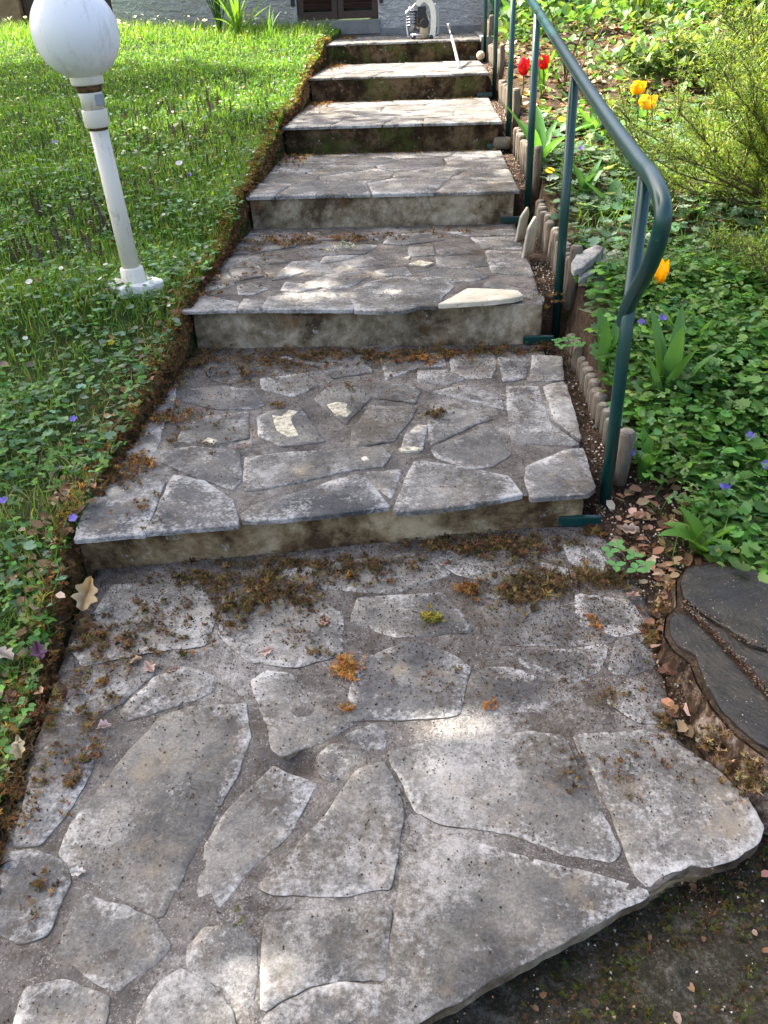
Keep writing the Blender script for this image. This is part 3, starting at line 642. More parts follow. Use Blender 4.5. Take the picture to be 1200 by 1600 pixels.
for i, (by, bz) in enumerate(((1.905, -.03), (3.01, .1), (4.2, .26), (5.47, .41), (6.86, .57), (8.26, .74))):
    p = [Vector((XR + .012, by, bz - .03)), Vector((XR, by, rail_z(by) - .01))]
    tube('post', p, .0165, M['rail'], rail, 14)
    yy = (YF[i] if i else 1.83) + .02
    box('base_plate', (XR - .125, yy - .018, tread_z(yy - .1) + .003), (XR - .01, yy - .003, tread_z(yy - .1) + .034), M['rail'], rail, .004)

# ------------------------------------------------------------------ garden lamp
lb = toground(213, 452, lawn_z); lamp = empty('garden_lamp', lb)
tag(lamp, 'round white globe garden lamp on a cream post leaning at the edge of the lawn', 'lamp')
gc = aty(118, 50, lb.y - .02); dist = (gc - CAM).dot(CF); gr_ = 66 * dist / FPX
ax = (gc - lb); Lh = ax.length; ax.normalize()
def along(px, py): return (aty(px, py, lb.y) - lb).dot(ax)
h0 = along(145, 198); h1 = along(143, 170); h2 = along(136, 132); h3 = along(134, 118)
prof = [(gr_ * math.sin(a), -gr_ * math.cos(a)) for a in np.linspace(.12, math.pi - .01, 30)]
lathe('globe', prof, gc, M['globe'], lamp, 48, ax)
k_ = dist / FPX
lathe('post', [(.034, .05), (.033, .3), (.032, h0 - .01)], lb, M['cream'], lamp, 24, ax)
lathe('collar', [(.040, h0), (.043, h0 + .004), (.043, h1 - .004), (.041, h1)], lb, M['cream'], lamp, 28, ax)
lathe('neck', [(.037, h1 + .001), (.038, (h1 + h2) / 2), (.044, h2)], lb, M['cream'], lamp, 28, ax)
lathe('globe_ring', [(.052, h2 + .001), (.055, h2 + .005), (.055, h3), (.05, h3 + .01)], lb, M['cream'], lamp, 28, ax)
lathe('rust_stain', [(.0405, h2 - .022), (.0455, h2 - .001)], lb, M['rust'], lamp, 28, ax)
lathe('rust_stain', [(.0335, h0 - .008), (.0345, h0 + .001)], lb, M['rust'], lamp, 28, ax)
q = lb + ax * (h1 + .03) + Vector((.036, -.018, 0)); box('latch', q - Vector((.013, .012, .017)), q + Vector((.013, .012, .017)), M['greyplastic'], lamp, .003)
lathe('foot', [(.05, -.02), (.047, .04), (.044, .085), (.036, .09)], lb, M['cream'], lamp, 24, ax)
bp = [(lb.x + math.cos(a) * .1 * (1 + .35 * noise.noise(Vector((math.cos(a), math.sin(a), 3)) * 2.2)), lb.y + math.sin(a) * .085 * (1 + .4 * noise.noise(Vector((math.cos(a), math.sin(a), 5)) * 2))) for a in np.linspace(0, 6.28, 22)[:-1]]
slab('base_pad', bp, lb.z + .034, lb.z - .06, .012, .004, .03, M['plaster'], lamp, 3, .003, None, .006, 2)

# ------------------------------------------------------------------ palisade edging
def logs(ya, yb, z0, ztop, xa, xb, lab):
    e = empty('log_edging', (xa, ya, z0)); tag(e, lab, 'edging', 'log edging along the right side of the steps')
    n = int((yb - ya) / .05)
    for k in range(n):
        f = k / max(1, n - 1); y = ya + (yb - ya) * f; x = xa + (xb - xa) * f + random.uniform(-.005, .005); r = random.uniform(.019, .024)
        zt = ztop + (.045 if k == 0 else 0) + random.uniform(-.012, .012)
        ln = (random.uniform(-.05, .05), random.uniform(-.05, .05), 1)
        h = zt - z0 + .06
        o = lathe('log', [(r, 0), (r * 1.02, h * .5), (r, h - .012), (r * .93, h - .004)], (x, y, z0 - .06), M['log'], e, 12, ln, .08)
        lathe('log_top', [(r * .93, h - .004), (r * .75, h), (r * .3, h + .002)], (x, y, z0 - .06), M['logtop'], o, 12, ln, .08)
labs = ['row of short weathered wooden logs edging the second step beside the handrail foot', 'row of short grey wooden logs edging the third step behind two broken slabs', 'row of short wooden logs edging the fourth step below the red tulips', 'row of short wooden logs edging the fifth step behind the handrail posts', 'sunlit row of short wooden logs edging the sixth step', 'sunlit wooden logs edging the top step near the house']
for i in range(6):
    ya = (YF[i] if i else 1.85) + .13; yb = (YF + [9.3])[i + 1] - .02
    logs(ya, yb, TZ[i + 1], TZ[i + 1] + (.12 if i else .055), .775, .768, labs[i])

# ------------------------------------------------------------------ engine, rod, round log ends, slabs
ec = atz(661, 60, TZ[6] + .005); e = empty('engine', ec); tag(e, 'small petrol garden engine with white casing standing on the top step', 'engine'); W1 = (ec - CAM).dot(CF) / FPX
def E3(px, py, dy=0):                                        # point on the engine's plane
    p = aty(px, py, ec.y + dy); return p
def disc(name, px, py, rpx, th, dy, mat, ax=(0, -1, 0), seg=28):
    c = E3(px, py, dy); r = rpx * W1
    return lathe(name, [(r * .55, -th / 2 - .004), (r * .93, -th / 2), (r, -th / 4), (r, th / 4), (r * .93, th / 2), (r * .5, th / 2 + .004)], c, mat, e, seg, ax)
disc('crankcase', 655, 32, 15, .1, .03, M['alu'])
for k in range(6):
    c = E3(645, 18 + k * 4.5, .0); lathe('cooling_fin', [(.062, -.004), (.066, 0), (.062, .004)], c, M['alu'], e, 20, (0, .15, 1))
lathe('cylinder', [(.04, -.09), (.043, 0), (.04, .09)], E3(645, 30, .0), M['alu'], e, 20)
a_ = E3(652, 10, -.06); box('air_filter', a_ - Vector((.0, .03, .095)), a_ + Vector((.08, .03, .0)), M['black'], e, .012)
a_ = E3(653, 30, -.055); box('carburettor', a_ - Vector((.01, .02, .06)), a_ + Vector((.085, .03, .01)), M['rust'], e, .008)
disc('pull_starter', 663, 36, 7, .05, -.07, M['black'])
a_ = E3(663, 49, -.05); lathe('fuel_tank', [(.02, -.06), (.042, -.052), (.044, 0), (.04, .05), (.02, .06)], a_, M['tank'], e, 20)
arch = [E3(x_, y_, -.02) for x_, y_ in ((675, 60), (677, 40), (677, 20), (673, 6), (664, -2), (656, 2), (652, 8))]
def strap(name, pts, wd, th, mat, parent):
    pts = spline(pts, 5); V = []; F = []
    for i, p in enumerate(pts):
        d = (pts[min(i + 1, len(pts) - 1)] - pts[max(i - 1, 0)]).normalized(); s_ = d.cross(Vector((0, 1, 0))).normalized()
        for a, b in ((-1, -1), (1, -1), (1, 1), (-1, 1)): V.append(p + s_ * a * th / 2 + Vector((0, b * wd / 2, 0)))
        if i:
            for k in range(4): F.append(((i - 1) * 4 + k, (i - 1) * 4 + (k + 1) % 4, i * 4 + (k + 1) % 4, i * 4 + k))
    F += [(3, 2, 1, 0), tuple(len(V) - 4 + k for k in range(4))]
    return link(name, from_py(name, V, F), mat, parent, pts[0])
strap('casing', arch, .12, .05, M['white'], e)
tube('frame', spline([E3(638, 57, -.05), E3(636, 40, -.02), E3(637, 22), E3(641, 10, .02)], 5), .009, M['alu'], e, 8)
tube('frame', spline([E3(684, 55, .05), E3(686, 38, .05), E3(685, 18, .05), E3(680, 5, .05)], 5), .009, M['alu'], e, 8)
tube('handle', spline([E3(634, 22, -.06), E3(638, 17, -.05), E3(644, 13, -.03), E3(650, 6, 0)], 5), .012, M['steel'], e, 10)
for x_, dy in ((646, -.07), (674, -.07), (646, .06), (676, .06)):
    p = E3(x_, 59, dy); lathe('foot', [(.02, 0), (.022, .012), (.014, .03)], (p.x, p.y, TZ[6] + .004), M['black'], e, 12)
tube('base_frame', [(E3(642, 58).x, ec.y - .07, TZ[6] + .035), (E3(684, 58).x, ec.y - .07, TZ[6] + .035)], .01, M['alu'], e, 8)
tube('base_frame', [(E3(642, 58).x, ec.y + .06, TZ[6] + .035), (E3(684, 58).x, ec.y + .06, TZ[6] + .035)], .01, M['alu'], e, 8)
r0 = atz(718, 106, TZ[5] + .012); r1 = aty(701, 39, 8.12)
rod = empty('metal_rod', r0); tag(rod, 'thin steel tube propped from the sixth step against the top step', 'rod')
tube('shaft', [r0, r0.lerp(r1, .72)], .0125, M['steel'], rod, 12); tube('grip', [r0.lerp(r1, .72), r0.lerp(r1, .98)], .016, M['black'], rod, 12); lathe('end_cap', [(.008, -.01), (.018, 0), (.014, .016)], r0.lerp(r1, .98), M['steel'], rod, 12, (r1 - r0))
bl = atz(752, 97, TZ[5]); wb = lathe('wooden_log', [(.026, -.15), (.034, -.14), (.035, 0), (.033, .035), (.02, .046), (.005, .05)], (bl.x, bl.y + .1, TZ[5] + .045), M['woodend'], None, 20, (0, -1, .05)); tag(wb, 'short round pale log lying on the sixth step against the edging', 'log')
bl = atz(786, 238, TZ[3]); wb = lathe('wooden_log', [(.02, -.03), (.035, -.025), (.037, .06), (.03, .075)], (bl.x - .02, bl.y + .12, TZ[3] + .035), M['log'], None, 20, (1, -.2, 0)); tag(wb, 'short weathered log piece lying beside the fifth step riser', 'log')
def leaning(px, zc, h, wd, lean, lab, y):
    p = atz(*px, zc); th = .01
    bm_pts = [(-wd / 2, 0), (wd / 2, 0), (wd / 2 * .8, h * .8), (wd * .1, h), (-wd / 2 * .9, h * .75)]
    o = slab('broken_slab', bm_pts, th / 2, -th / 2, .012, .003, .03, M['pale'], None, px[0], .001, None, .002, 1, origin=(0, 0, 0))
    o.rotation_euler = Matrix(((0, math.sin(lean), -math.cos(lean)), (1, 0, 0), (0, math.cos(lean), math.sin(lean)))).transposed().to_euler() if False else (math.radians(90), 0, math.radians(84))
    o.rotation_euler = (Matrix.Rotation(math.radians(58), 3, 'Z') @ Matrix.Rotation(lean, 3, 'X') @ Matrix.Rotation(math.radians(90), 3, 'X')).to_euler()
    o.location = (p.x, p.y, zc); tag(o, lab, 'stone slab'); return o
leaning((824, 400), TZ[2] + .0, .17, .10, .12, 'white broken slab leaning against the logs, nearer of the two beside the third step', 0)
leaning((812, 375), TZ[2] + .0, .15, .09, .16, 'white broken slab leaning against the handrail post beside the third step, farther of the two', 0)
for pts, dz, mt, lab in (([(905,420),(960,392),(975,398),(965,408),(940,412),(925,425),(905,432)], .05, 'stone_l', 'pale flat stone with wavy edge lying in the bed beside the tall end log'),
                     ([(893,410),(900,398),(930,385),(945,388),(912,413),(898,418)], .075, 'stone', 'narrow grey stone leaning on the pale flat stones in the flower bed'),
                     ([(925,430),(945,415),(968,408),(965,425),(950,445),(930,440)], .03, 'stone_l', 'small pale stone slab half under the wavy one in the flower bed')):
    c = toground(pts[0][0], pts[0][1], bed_z); z = float(bed_z(c.x, c.y)) + dz + .015
    o = slab('flat_stone', PX(pts, z), z, z - .03, .012, .003, .03, M[mt], None, dz * 50, .002, None, .003, 2, (.0, .06)); tag(o, lab, 'stone slab')

# ------------------------------------------------------------------ tree stump
SZ = .07
stump = empty('tree_stump', (*atz(1150, 1000, SZ)[:2], 0)); tag(stump, 'low dark tree stump with cracked slate coloured cut top beside the landing', 'tree stump')
A_ = [(1062,910),(1075,889),(1110,882),(1150,884),(1200,893),(1260,930),(1290,1000),(1240,1022),(1180,1008),(1150,990),(1120,972),(1092,950),(1070,935)]
W_ = [(1068,945),(1090,955),(1120,977),(1150,996),(1178,1014),(1240,1030),(1290,1100),(1275,1150),(1205,1084),(1168,1043),(1138,1010),(1104,976),(1078,956)]
B_ = [(1045,985),(1048,966),(1062,957),(1075,962),(1100,984),(1133,1018),(1163,1053),(1200,1094),(1270,1160),(1290,1210),(1200,1170),(1150,1132),(1120,1096),(1097,1057),(1088,1024),(1072,1014),(1058,1006)]
for k, (pl, dz) in enumerate(((A_, .004), (W_, -.003), (B_, .0))):
    slab('cut_face', PX(pl, SZ + dz), SZ + dz, -.03, .007, .004, .012, M['cut'], stump, 300 + k, .004, lambda x, y: nz((x, y, 2), 45, 4) * .0022, .0015, 2, undercut=-.004)
# bark and root flare: a lumpy skirt around the cut
full = [(1056,905),(1072,882),(1110,875),(1155,876),(1205,885),(1270,925),(1300,1000),(1310,1120),(1295,1225),(1200,1185),(1148,1146),(1112,1104),(1088,1064),(1078,1036),(1050,1014),(1036,990),(1040,960),(1056,945)]
top = outline(PX(full, SZ), .014, .001, 2); n = len(top); V = []; F = []
ctr = Vector(atz(1170, 1020, SZ)[:2])
for r in range(9):
    f = r / 8
    for i, p in enumerate(top):
        d = (p - ctr).normalized(); side = max(0, -d.y * .9 - d.x * .12)
        flare = f ** 1.6 * (.008 + .045 * side) + (nz((p.x, p.y, f * .25), 14, 4) * .02 + nz((p.x, p.y, f * .1), 70, 3) * .006) * min(1, f * 3)
        V.append((p.x + d.x * flare, p.y + d.y * flare, (SZ - .006) * (1 - f) + f * -.075 + math.sin(f * 3.14) * .012 * side))
    if r:
        for i in range(n): F.append(((r - 1) * n + (i + 1) % n, (r - 1) * n + i, r * n + i, r * n + (i + 1) % n))
link('bark', from_py('bark', V, F), M['bark'], stump, (ctr.x, ctr.y, 0), True)
slab('heartwood', PX(full, SZ - .008), SZ - .009, -.02, .014, .001, .03, M['soil'], stump, 9, .004, None, .003, 1, grow=-.003)

# ------------------------------------------------------------------ moss, crumbs and litter (nobody could count these)
BR = [(.17, .085, .035), (.12, .065, .03), (.25, .14, .055), (.07, .045, .028), (.17, .13, .05), (.1, .085, .03)]
OR = [(.36, .16, .04), (.42, .24, .07), (.25, .11, .035)]
OL = [(.11, .09, .035), (.08, .06, .03), (.17, .12, .045), (.15, .085, .035), (.06, .042, .024), (.1, .055, .03)]
moss = Bag(); grit = Bag()
def tufts(bag, xy, z, size, pal, flat_=1.0):
    n = len(xy)
    for k, T in enumerate(TUFTS):
        m = np.arange(n) % 3 == k; c = m.sum()
        if not c: continue
        s = size * rng.lognormal(0, .35, c); sc = np.stack([s, s, s * flat_ * U(.5, 1, c)], -1)
        zz = z[m] if np.ndim(z) else np.full(c, z)
        bag.add(*T, np.column_stack([xy[m], zz]), U(0, 6.28, c), U(-.3, .3, c), U(-.3, .3, c), sc, cols(pick(pal, c), c, .3, .1))
def cluster(px, py, rx, ry, z, n, size, pal, clump=6):
    """moss broken into clots inside an ellipse given where it lies on a tread"""
    a = atz(px, py, z); b = atz(px + rx, py, z); c = atz(px, py - ry, z); wx = (b - a).length; wy = (c - a).length
    k = max(1, n // clump); cc = rng.normal(0, .45, (k, 2)) * (wx, wy); P = np.repeat(cc, clump, 0) + rng.normal(0, size * .9, (k * clump, 2))
    tufts(moss, P + (a.x, a.y), z + .001 + np.abs(rng.normal(0, size * .35, len(P))), size, pal)
z1, z2, z3 = .003, TZ[1] + .006, TZ[2] + .008
for c in ((420,905,120,22,z1,330,.009,OL),(370,950,45,30,z1,170,.010,OL),(470,930,60,25,z1,200,.009,OL),(560,900,90,18,z1,160,.008,OL),(400,930,25,18,z1,120,.01,BR),
          (540,1046,16,13,z1,110,.011,OR),(544,1106,6,7,z1,24,.008,OR),(675,965,12,12,z1,50,.011,[(.25,.22,.04),(.18,.15,.03)]),(735,925,22,12,z1,110,.01,BR+OR),(770,860,120,16,z1,420,.009,OL),(850,905,80,20,z1,420,.01,OL),(930,905,70,16,z1,320,.01,OL),
          (820,930,50,22,z1,200,.01,OL),(928,970,6,16,z1,40,.008,OR),(760,1100,8,6,z1,20,.008,OR),(700,1070,140,40,z1,80,.004,BR),(250,1010,80,40,z1,150,.008,BR),(250,960,60,30,z1,120,.008,OL),(140,1130,30,40,z1,90,.008,BR),(160,1060,60,40,z1,110,.008,BR),(110,1230,25,60,z1,80,.007,BR),(190,1010,70,30,z1,110,.009,OL),(145,1180,20,20,z1,40,.008,BR),
          (60,1390,25,60,z1,50,.007,BR),(955,1080,60,25,z1,120,.005,BR),(920,1200,60,60,z1,120,.005,BR),(1010,1180,60,60,z1,120,.005,BR),(500,1020,30,20,z1,40,.007,BR),(510,975,8,8,z1,16,.008,BR),(450,1000,60,20,z1,60,.006,BR),(940,835,40,12,z1,200,.009,OL+BR),(1000,870,30,15,z1,80,.009,BR),
          (1040,1130,12,12,z1,60,.008,OL),(380,1432,5,5,z1,10,.007,[(.12,.13,.02)]),(430,880,200,8,z1,300,.008,OL),(700,838,200,6,z1,260,.008,OL)):
    cluster(*c)
for c in ((300,905,110,14,z1,300,.008,OL),(520,885,160,12,z1,320,.008,OL),(760,850,160,10,z1,500,.009,OL+BR),(400,930,120,35,z1,260,.008,OL),(150,980,40,40,z1,200,.009,OL+BR),(90,1100,25,60,z1,140,.008,BR),(60,1230,25,70,z1,120,.008,BR),(1020,1000,14,60,z1,120,.009,BR),(1150,1220,30,30,z1,60,.006,BR)):
    cluster(*c)
for c in ((560,552,280,9,z2,900,.009,BR),(420,575,120,16,z2,300,.008,BR),(600,590,220,25,z2,160,.006,BR),(240,640,30,50,z2,220,.009,BR+OR),(190,700,30,50,z2,240,.009,BR+OR),(850,540,30,10,z2,80,.009,BR)):
    cluster(*c)
for c in ((430,562,150,14,z2,520,.009,BR),(640,560,140,12,z2,500,.009,BR+OR),(770,548,80,10,z2,260,.009,BR),(300,560,60,18,z2,380,.010,BR),(260,590,40,25,z2,300,.010,BR),(275,650,40,16,z2,180,.009,BR+OR),(215,720,35,22,z2,260,.009,BR+OR),(195,745,40,14,z2,160,.009,BR),(235,790,40,30,z2,90,.007,BR),
          (380,590,30,12,z2,60,.008,BR),(430,632,12,6,z2,40,.009,BR),(430,600,60,20,z2,60,.006,BR),(320,650,50,25,z2,70,.008,BR),(680,646,15,7,z2,90,.011,OL),(560,690,180,90,z2,110,.0035,BR),(340,690,60,30,z2,70,.007,BR),(545,606,20,10,z2,20,.008,OL),(270,685,20,20,z2,40,.009,BR),(180,690,10,30,z2,60,.009,BR)):
    cluster(*c)
for c in ((500,374,110,8,z3,420,.010,OR+BR),(430,378,70,10,z3,320,.010,BR),(360,395,50,14,z3,240,.010,BR),(320,430,35,20,z3,240,.010,BR),(310,455,40,12,z3,140,.010,BR),(600,372,80,8,z3,160,.009,BR),(700,362,90,5,z3,120,.009,BR),(460,400,100,18,z3,120,.007,BR),(540,385,20,6,z3,60,.008,[(.45,.48,.35)]),(560,440,160,30,z3,60,.004,BR),(860,470,20,14,z3,80,.008,BR),(390,430,40,20,z3,90,.008,BR)):
    cluster(*c)
for i in (3, 4, 5, 6):                                       # back corners and edges of the far treads
    yb = (YF + [9.5])[i]
    for (xa, xb, n_, pal) in ((-.66, .66, 220 if i < 5 else 60, BR), (-.68, -.5, 260, BR + OR)):
        xy = np.column_stack([U(xa, xb, n_), yb - np.abs(rng.normal(0, .04 if xb > 0 else .25, n_)) - .01]); tufts(moss, xy, TZ[i] + .006, .011, pal)
    xy = np.column_stack([U(-.66, .66, 60), U(YF[i - 1] + .05, yb, 60)]); tufts(moss, xy, TZ[i] + .006, .008, BR + OR)
for i in (3, 4, 5):                                          # moss hanging on shaded risers five, six, seven
    yf = YF[i]; n_ = 700; x = U(-.64, .64, n_); zz = U(TZ[i] + .0, TZ[i + 1] - .02, n_)
    f = np.array([noise.noise(Vector((a * 5, b * 9, i * 3.))) for a, b in zip(x, zz)]); m = f > .05
    moss.add(*TUFTS[0], np.column_stack([x[m], np.full(m.sum(), yf + .018), zz[m]]), U(-.4, .4, m.sum()), np.full(m.sum(), 1.4), U(-1, 1, m.sum()), U(.006, .011, m.sum()), cols(pick([(.06, .045, .015), (.05, .06, .012), (.1, .05, .02)], m.sum()), m.sum(), .3, .1))
for (a_, b_, n_) in ((1100, 1420, 300), (1150, 1380, 200), (900, 1540, 200), (1000, 1500, 240), (1160, 1560, 260), (1190, 1340, 160), (1020, 1580, 160)):
    p_ = atz(a_, b_, -.08); tufts(moss, rng.normal(0, .05, (n_, 2)) + (p_.x, p_.y), -.078, .006, [(.05, .07, .015), (.08, .09, .02), (.1, .06, .03), (.06, .045, .02)])
# kerb of moss and litter down the left edge
def kerb_x(y): return edge_x(y) - .035 + .012 * np.sin(y * 3.1) * np.clip(y - 2, 0, 1)
ky = rng.uniform(.5, 8.6, 17000); kx = kerb_x(ky) + .012 * np.sin(ky * 9) + rng.normal(0, .017, len(ky)); kz = lawn_z(kx, ky) + .012 * np.exp(-((kx - kerb_x(ky)) / .04) ** 2) + np.abs(rng.normal(0, .008, len(ky)))
kp = np.array(BR + OR + [(.26, .22, .06), (.2, .19, .05), (.1, .12, .03), (.3, .26, .14)]); keep = rng.random(len(ky)) < np.interp(ky, [.5, 1.6, 2.6, 3.2, 9], [.25, .2, .5, .85, .95])
tufts(moss, np.column_stack([kx, ky])[keep], kz[keep], .012, kp)
n_ = 5000; yy_ = U(.6, 8.4, n_); xx_ = edge_x(yy_) + .004 + rng.normal(0, .008, n_); zl = np.interp(yy_, *RL); zt_ = np.array([tread_z(v) for v in yy_]); zz_ = zt_ + rng.random(n_) * np.clip(zl - zt_ + .03, .004, 1)
tufts(moss, np.column_stack([xx_, yy_]), zz_, .012, [(.07, .045, .028), (.12, .065, .03), (.05, .04, .02), (.17, .085, .035)])
for (a_, b_, n_) in ((1060, 1040, 60), (1085, 1080, 90), (1110, 1120, 110), (1150, 1160, 110), (1190, 1190, 110), (1170, 1010, 60), (1040, 960, 90), (1050, 930, 70), (1120, 1170, 160), (1170, 1230, 200)):
    p_ = atz(a_, b_, .0); tufts(moss, rng.normal(0, .018, (n_, 2)) + (p_.x, p_.y), U(-.0, .06 if b_ > 990 else .03, n_), .009, [(.25, .17, .08), (.12, .07, .03), (.34, .27, .15), (.17, .1, .04), (.08, .05, .03)])
o = moss.build('moss', M['moss']); tag(o, 'brown, orange and olive moss lying in clots on the treads and along their left edge', 'moss', kind='stuff')
# kerb body
ys = np.arange(.55, 8.7, .025); V = []; F = []
for j, y in enumerate(ys):
    for i in range(9):
        a = math.pi * i / 8; x = float(kerb_x(y)) - math.cos(a) * .04; zb_ = float(lawn_z(float(kerb_x(y)) - .02, y))
        V.append((x + nz((x, y, 1), 20, 3) * .012, y, zb_ - .07 + math.sin(a) * (.075 + nz((x, y, 2), 14, 4) * .02)))
    if j:
        for i in range(8): F.append(((j - 1) * 9 + i, (j - 1) * 9 + i + 1, j * 9 + i + 1, j * 9 + i))
t = NT('moss_bank'); a = t.noise(40, 7, .75); me = from_py('moss_bank', V, F)
o = link('moss_bank', me, t.principled(t.ramp(a, [(.36, (.035, .02, .01)), (.5, (.12, .065, .025)), (.64, (.3, .19, .07))]), .95, t.bump(a, 1, .015), .1), None, (0, 0, 0), True); tag(o, 'low brown mossy bank between the steps and the lawn', 'moss', kind='stuff')

# debris caught in and on the stump
# crumbs of soil and grit
def crumbs(n, fx, fy, z, smin, smax, pal, dens=None):
    x, y = fx, fy; zz = z if np.ndim(z) else np.full(n, z); s = U(smin, smax, n)
    grit.add(*CRUMB, np.column_stack([x, y, zz]), U(0, 6.28, n), U(-.5, .5, n), U(-.5, .5, n), s, cols(pick(pal, n), n, .3, .06))
DK = [(.035, .022, .015), (.06, .035, .022), (.1, .055, .03), (.04, .035, .03)]; LT = [(.4, .35, .29), (.3, .24, .19), (.5, .47, .43), (.22, .16, .12)]
n = 5200; x = U(-.62, .78, n); y = U(.45, 1.85, n); f = np.array([nz((a, b, 8), 5, 3) for a, b in zip(x, y)]) + np.interp(y, [.5, 1.2, 1.8], [-.35, -.05, .25]) + np.interp(x, [.2, .6], [0, .2])
m = f > -.02; crumbs(m.sum(), x[m], y[m], z1, .0015, .0045, DK)
n = 9000; x = U(-.62, .75, n); y = 1.9 - np.abs(rng.normal(0, .45, n)); m = y > .5; crumbs(m.sum(), x[m], y[m], z1 - .001, .0015, .006, DK + [(.12, .07, .04)])
n = 3200; x = rng.normal(.6, .13, n); y = rng.normal(1.4, .22, n); m = (x < .74) & (y > .95) & (y < 1.8); crumbs(m.sum(), x[m], y[m], z1, .0015, .005, DK + [(.14, .06, .035), (.1, .05, .03)])
n = 2200; x = U(-.62, .7, n); y = U(.45, 1.85, n); crumbs(n, x, y, -.002, .0012, .003, [(.3, .26, .21), (.2, .16, .12)] + DK)
n = 5600; x = U(-.64, .64, n); y = 2.9 - np.abs(rng.normal(0, .42, n)); y = np.clip(y, 1.85, 2.88); crumbs(n, x, y, z2 - .002, .0015, .0055, DK + DK + [(.2, .13, .08), (.3, .26, .21)])
n = 1600; x = U(-.64, .64, n); y = U(2.95, 4.1, n); crumbs(n, x, y, z3, .002, .005, DK + LT[:1])
n = 900; x = U(-.64, .64, n); y = U(4.2, 5.35, n); crumbs(n, x, y, TZ[3] + .007, .002, .006, DK)
n = 5200; y = U(1.9, 8.2, n) ** 1.0; x = U(.67, .77, n); crumbs(n, x, y, bed_z(x, y) + .004, .003, .011, DK + DK + LT + [(.2, .1, .05)])
n = 3500; x = U(.62, 1.0, n); y = U(1.1, 2.1, n); crumbs(n, x, y, bed_z(x, y) + .012, .003, .01, DK + LT + [(.2, .1, .05)])
n = 5000; x = U(-.1, 1.4, n); y = U(.3, 1.1, n); crumbs(n, x, y, np.full(n, -.078), .002, .008, DK + DK + LT + [(.05, .06, .02)])
gl = [atz(a, b, SZ) for a, b in ((1066, 942), (1090, 965), (1120, 994), (1150, 1025), (1180, 1060), (1215, 1095), (1260, 1140))]; gl2 = [atz(a, b, SZ) for a, b in ((1068, 938), (1120, 970), (1160, 998), (1200, 1014), (1250, 1026))]
for gg, n in ((gl, 700), (gl2, 400)):
    i = rng.integers(0, len(gg) - 1, n); f = rng.random(n); G = np.array([tuple(v) for v in gg]); q = G[i] * (1 - f)[:, None] + G[i + 1] * f[:, None]; crumbs(n, q[:, 0] + rng.normal(0, .004, n), q[:, 1] + rng.normal(0, .004, n), SZ + U(-.004, .006, n), .002, .006, [(.09, .035, .02), (.05, .03, .02), (.16, .1, .06), (.25, .2, .14)])
n = 260; q = [atz(a, b, SZ) for a, b in zip(U(1060, 1290, n), U(900, 1150, n))]; crumbs(n, np.array([v.x for v in q]), np.array([v.y for v in q]), np.full(n, SZ + .006), .0015, .004, [(.3, .25, .18), (.1, .06, .04), (.4, .36, .3)])
o = grit.build('grit', M['grit']); tag(o, 'dark crumbs of earth and pale grit scattered over the paving and gravel strip', 'grit', kind='stuff')
# leaf litter
lit = Bag(); LB = [(.25, .15, .09), (.34, .22, .14), (.16, .09, .055), (.42, .32, .24), (.2, .11, .06)]
def litter(n, x, y, z, s0, s1, pal=LB):
    T = ([(0, 0, 0), (-.35, .25, .12), (.3, .3, .1), (0, .5, -.02), (-.28, .7, .1), (.32, .72, .16), (0, 1, .05)], [(0, 3, 1), (0, 2, 3), (1, 3, 4), (3, 2, 5), (3, 6, 4), (3, 5, 6)])
    lit.add(*T, np.column_stack([x, y, z]), U(0, 6.28, n), U(-.35, .5, n), U(-.5, .5, n), U(s0, s1, n), cols(pick(pal, n), n, .25, .06))
n = 520; y = U(.6, 3.2, n); x = kerb_x(y) + rng.normal(-.02, .05, n); litter(n, x, y, lawn_z(x, y) + .015, .015, .04)
n = 900; y = U(1.3, 4.6, n); x = U(.8, 2.6, n); litter(n, x, y, bed_z(x, y) + .01, .02, .045)
n = 5200; y = U(4.2, 9.6, n); x = U(.82, 4.5, n); litter(n, x, y, bed_z(x, y) + .012, .03, .07, [(.34, .22, .14), (.42, .3, .21), (.25, .15, .09), (.5, .4, .32)])
n = 230; y = U(1.1, 1.95, n); x = U(.72, .95, n); litter(n, x, y, bed_z(x, y) + .02, .02, .04)
n = 260; y = U(.9, 8.4, n); x = U(-3.2, -.75, n); litter(n, x, y, lawn_z(x, y) + .02, .02, .05)
n = 90; y = U(.4, 1.0, n); x = U(.2, 1.3, n); litter(n, x, y, np.full(n, -.075), .008, .02)
o = lit.build('leaf_litter', M['litter']); tag(o, 'brown dead leaves and scraps littering the flower bed and lawn edge', 'leaf litter', kind='stuff')
# ------------------------------------------------------------------ lawn plants
G1 = [(.08, .19, .025), (.11, .25, .03), (.15, .3, .045), (.06, .15, .025), (.2, .33, .06)]
grass = Bag()
def blades(x, y, zf, l0, l1, wd, pal, lean=(.7, 1.5)):
    n = len(x); l = U(l0, l1, n); sc = np.stack([np.full(n, wd) * U(.7, 1.3, n), l, l], -1)
    grass.add(*BLADE, np.column_stack([x, y, zf(x, y) - .003]), U(0, 6.28, n), U(*lean, n), U(-.2, .2, n), sc, cols(pick(pal, n), n, .22, .1))
def lawn_pts(n, y0, y1, p=1.0):
    y = y0 + (y1 - y0) * rng.random(n) ** p; x = edge_x(y) - .012 - rng.random(n) ** 1.15 * (.35 + y * .46); return x, y
x, y = lawn_pts(16000, .7, 4.0, .8); f = np.sin(x * 4.1 + 1) * np.sin(y * 3.3) + rng.normal(0, .5, len(x)) + np.interp(y, [1, 3.5], [-.6, .4]); m = f > -.2
blades(x[m], y[m], lawn_z, .03, .075, .0032, G1)
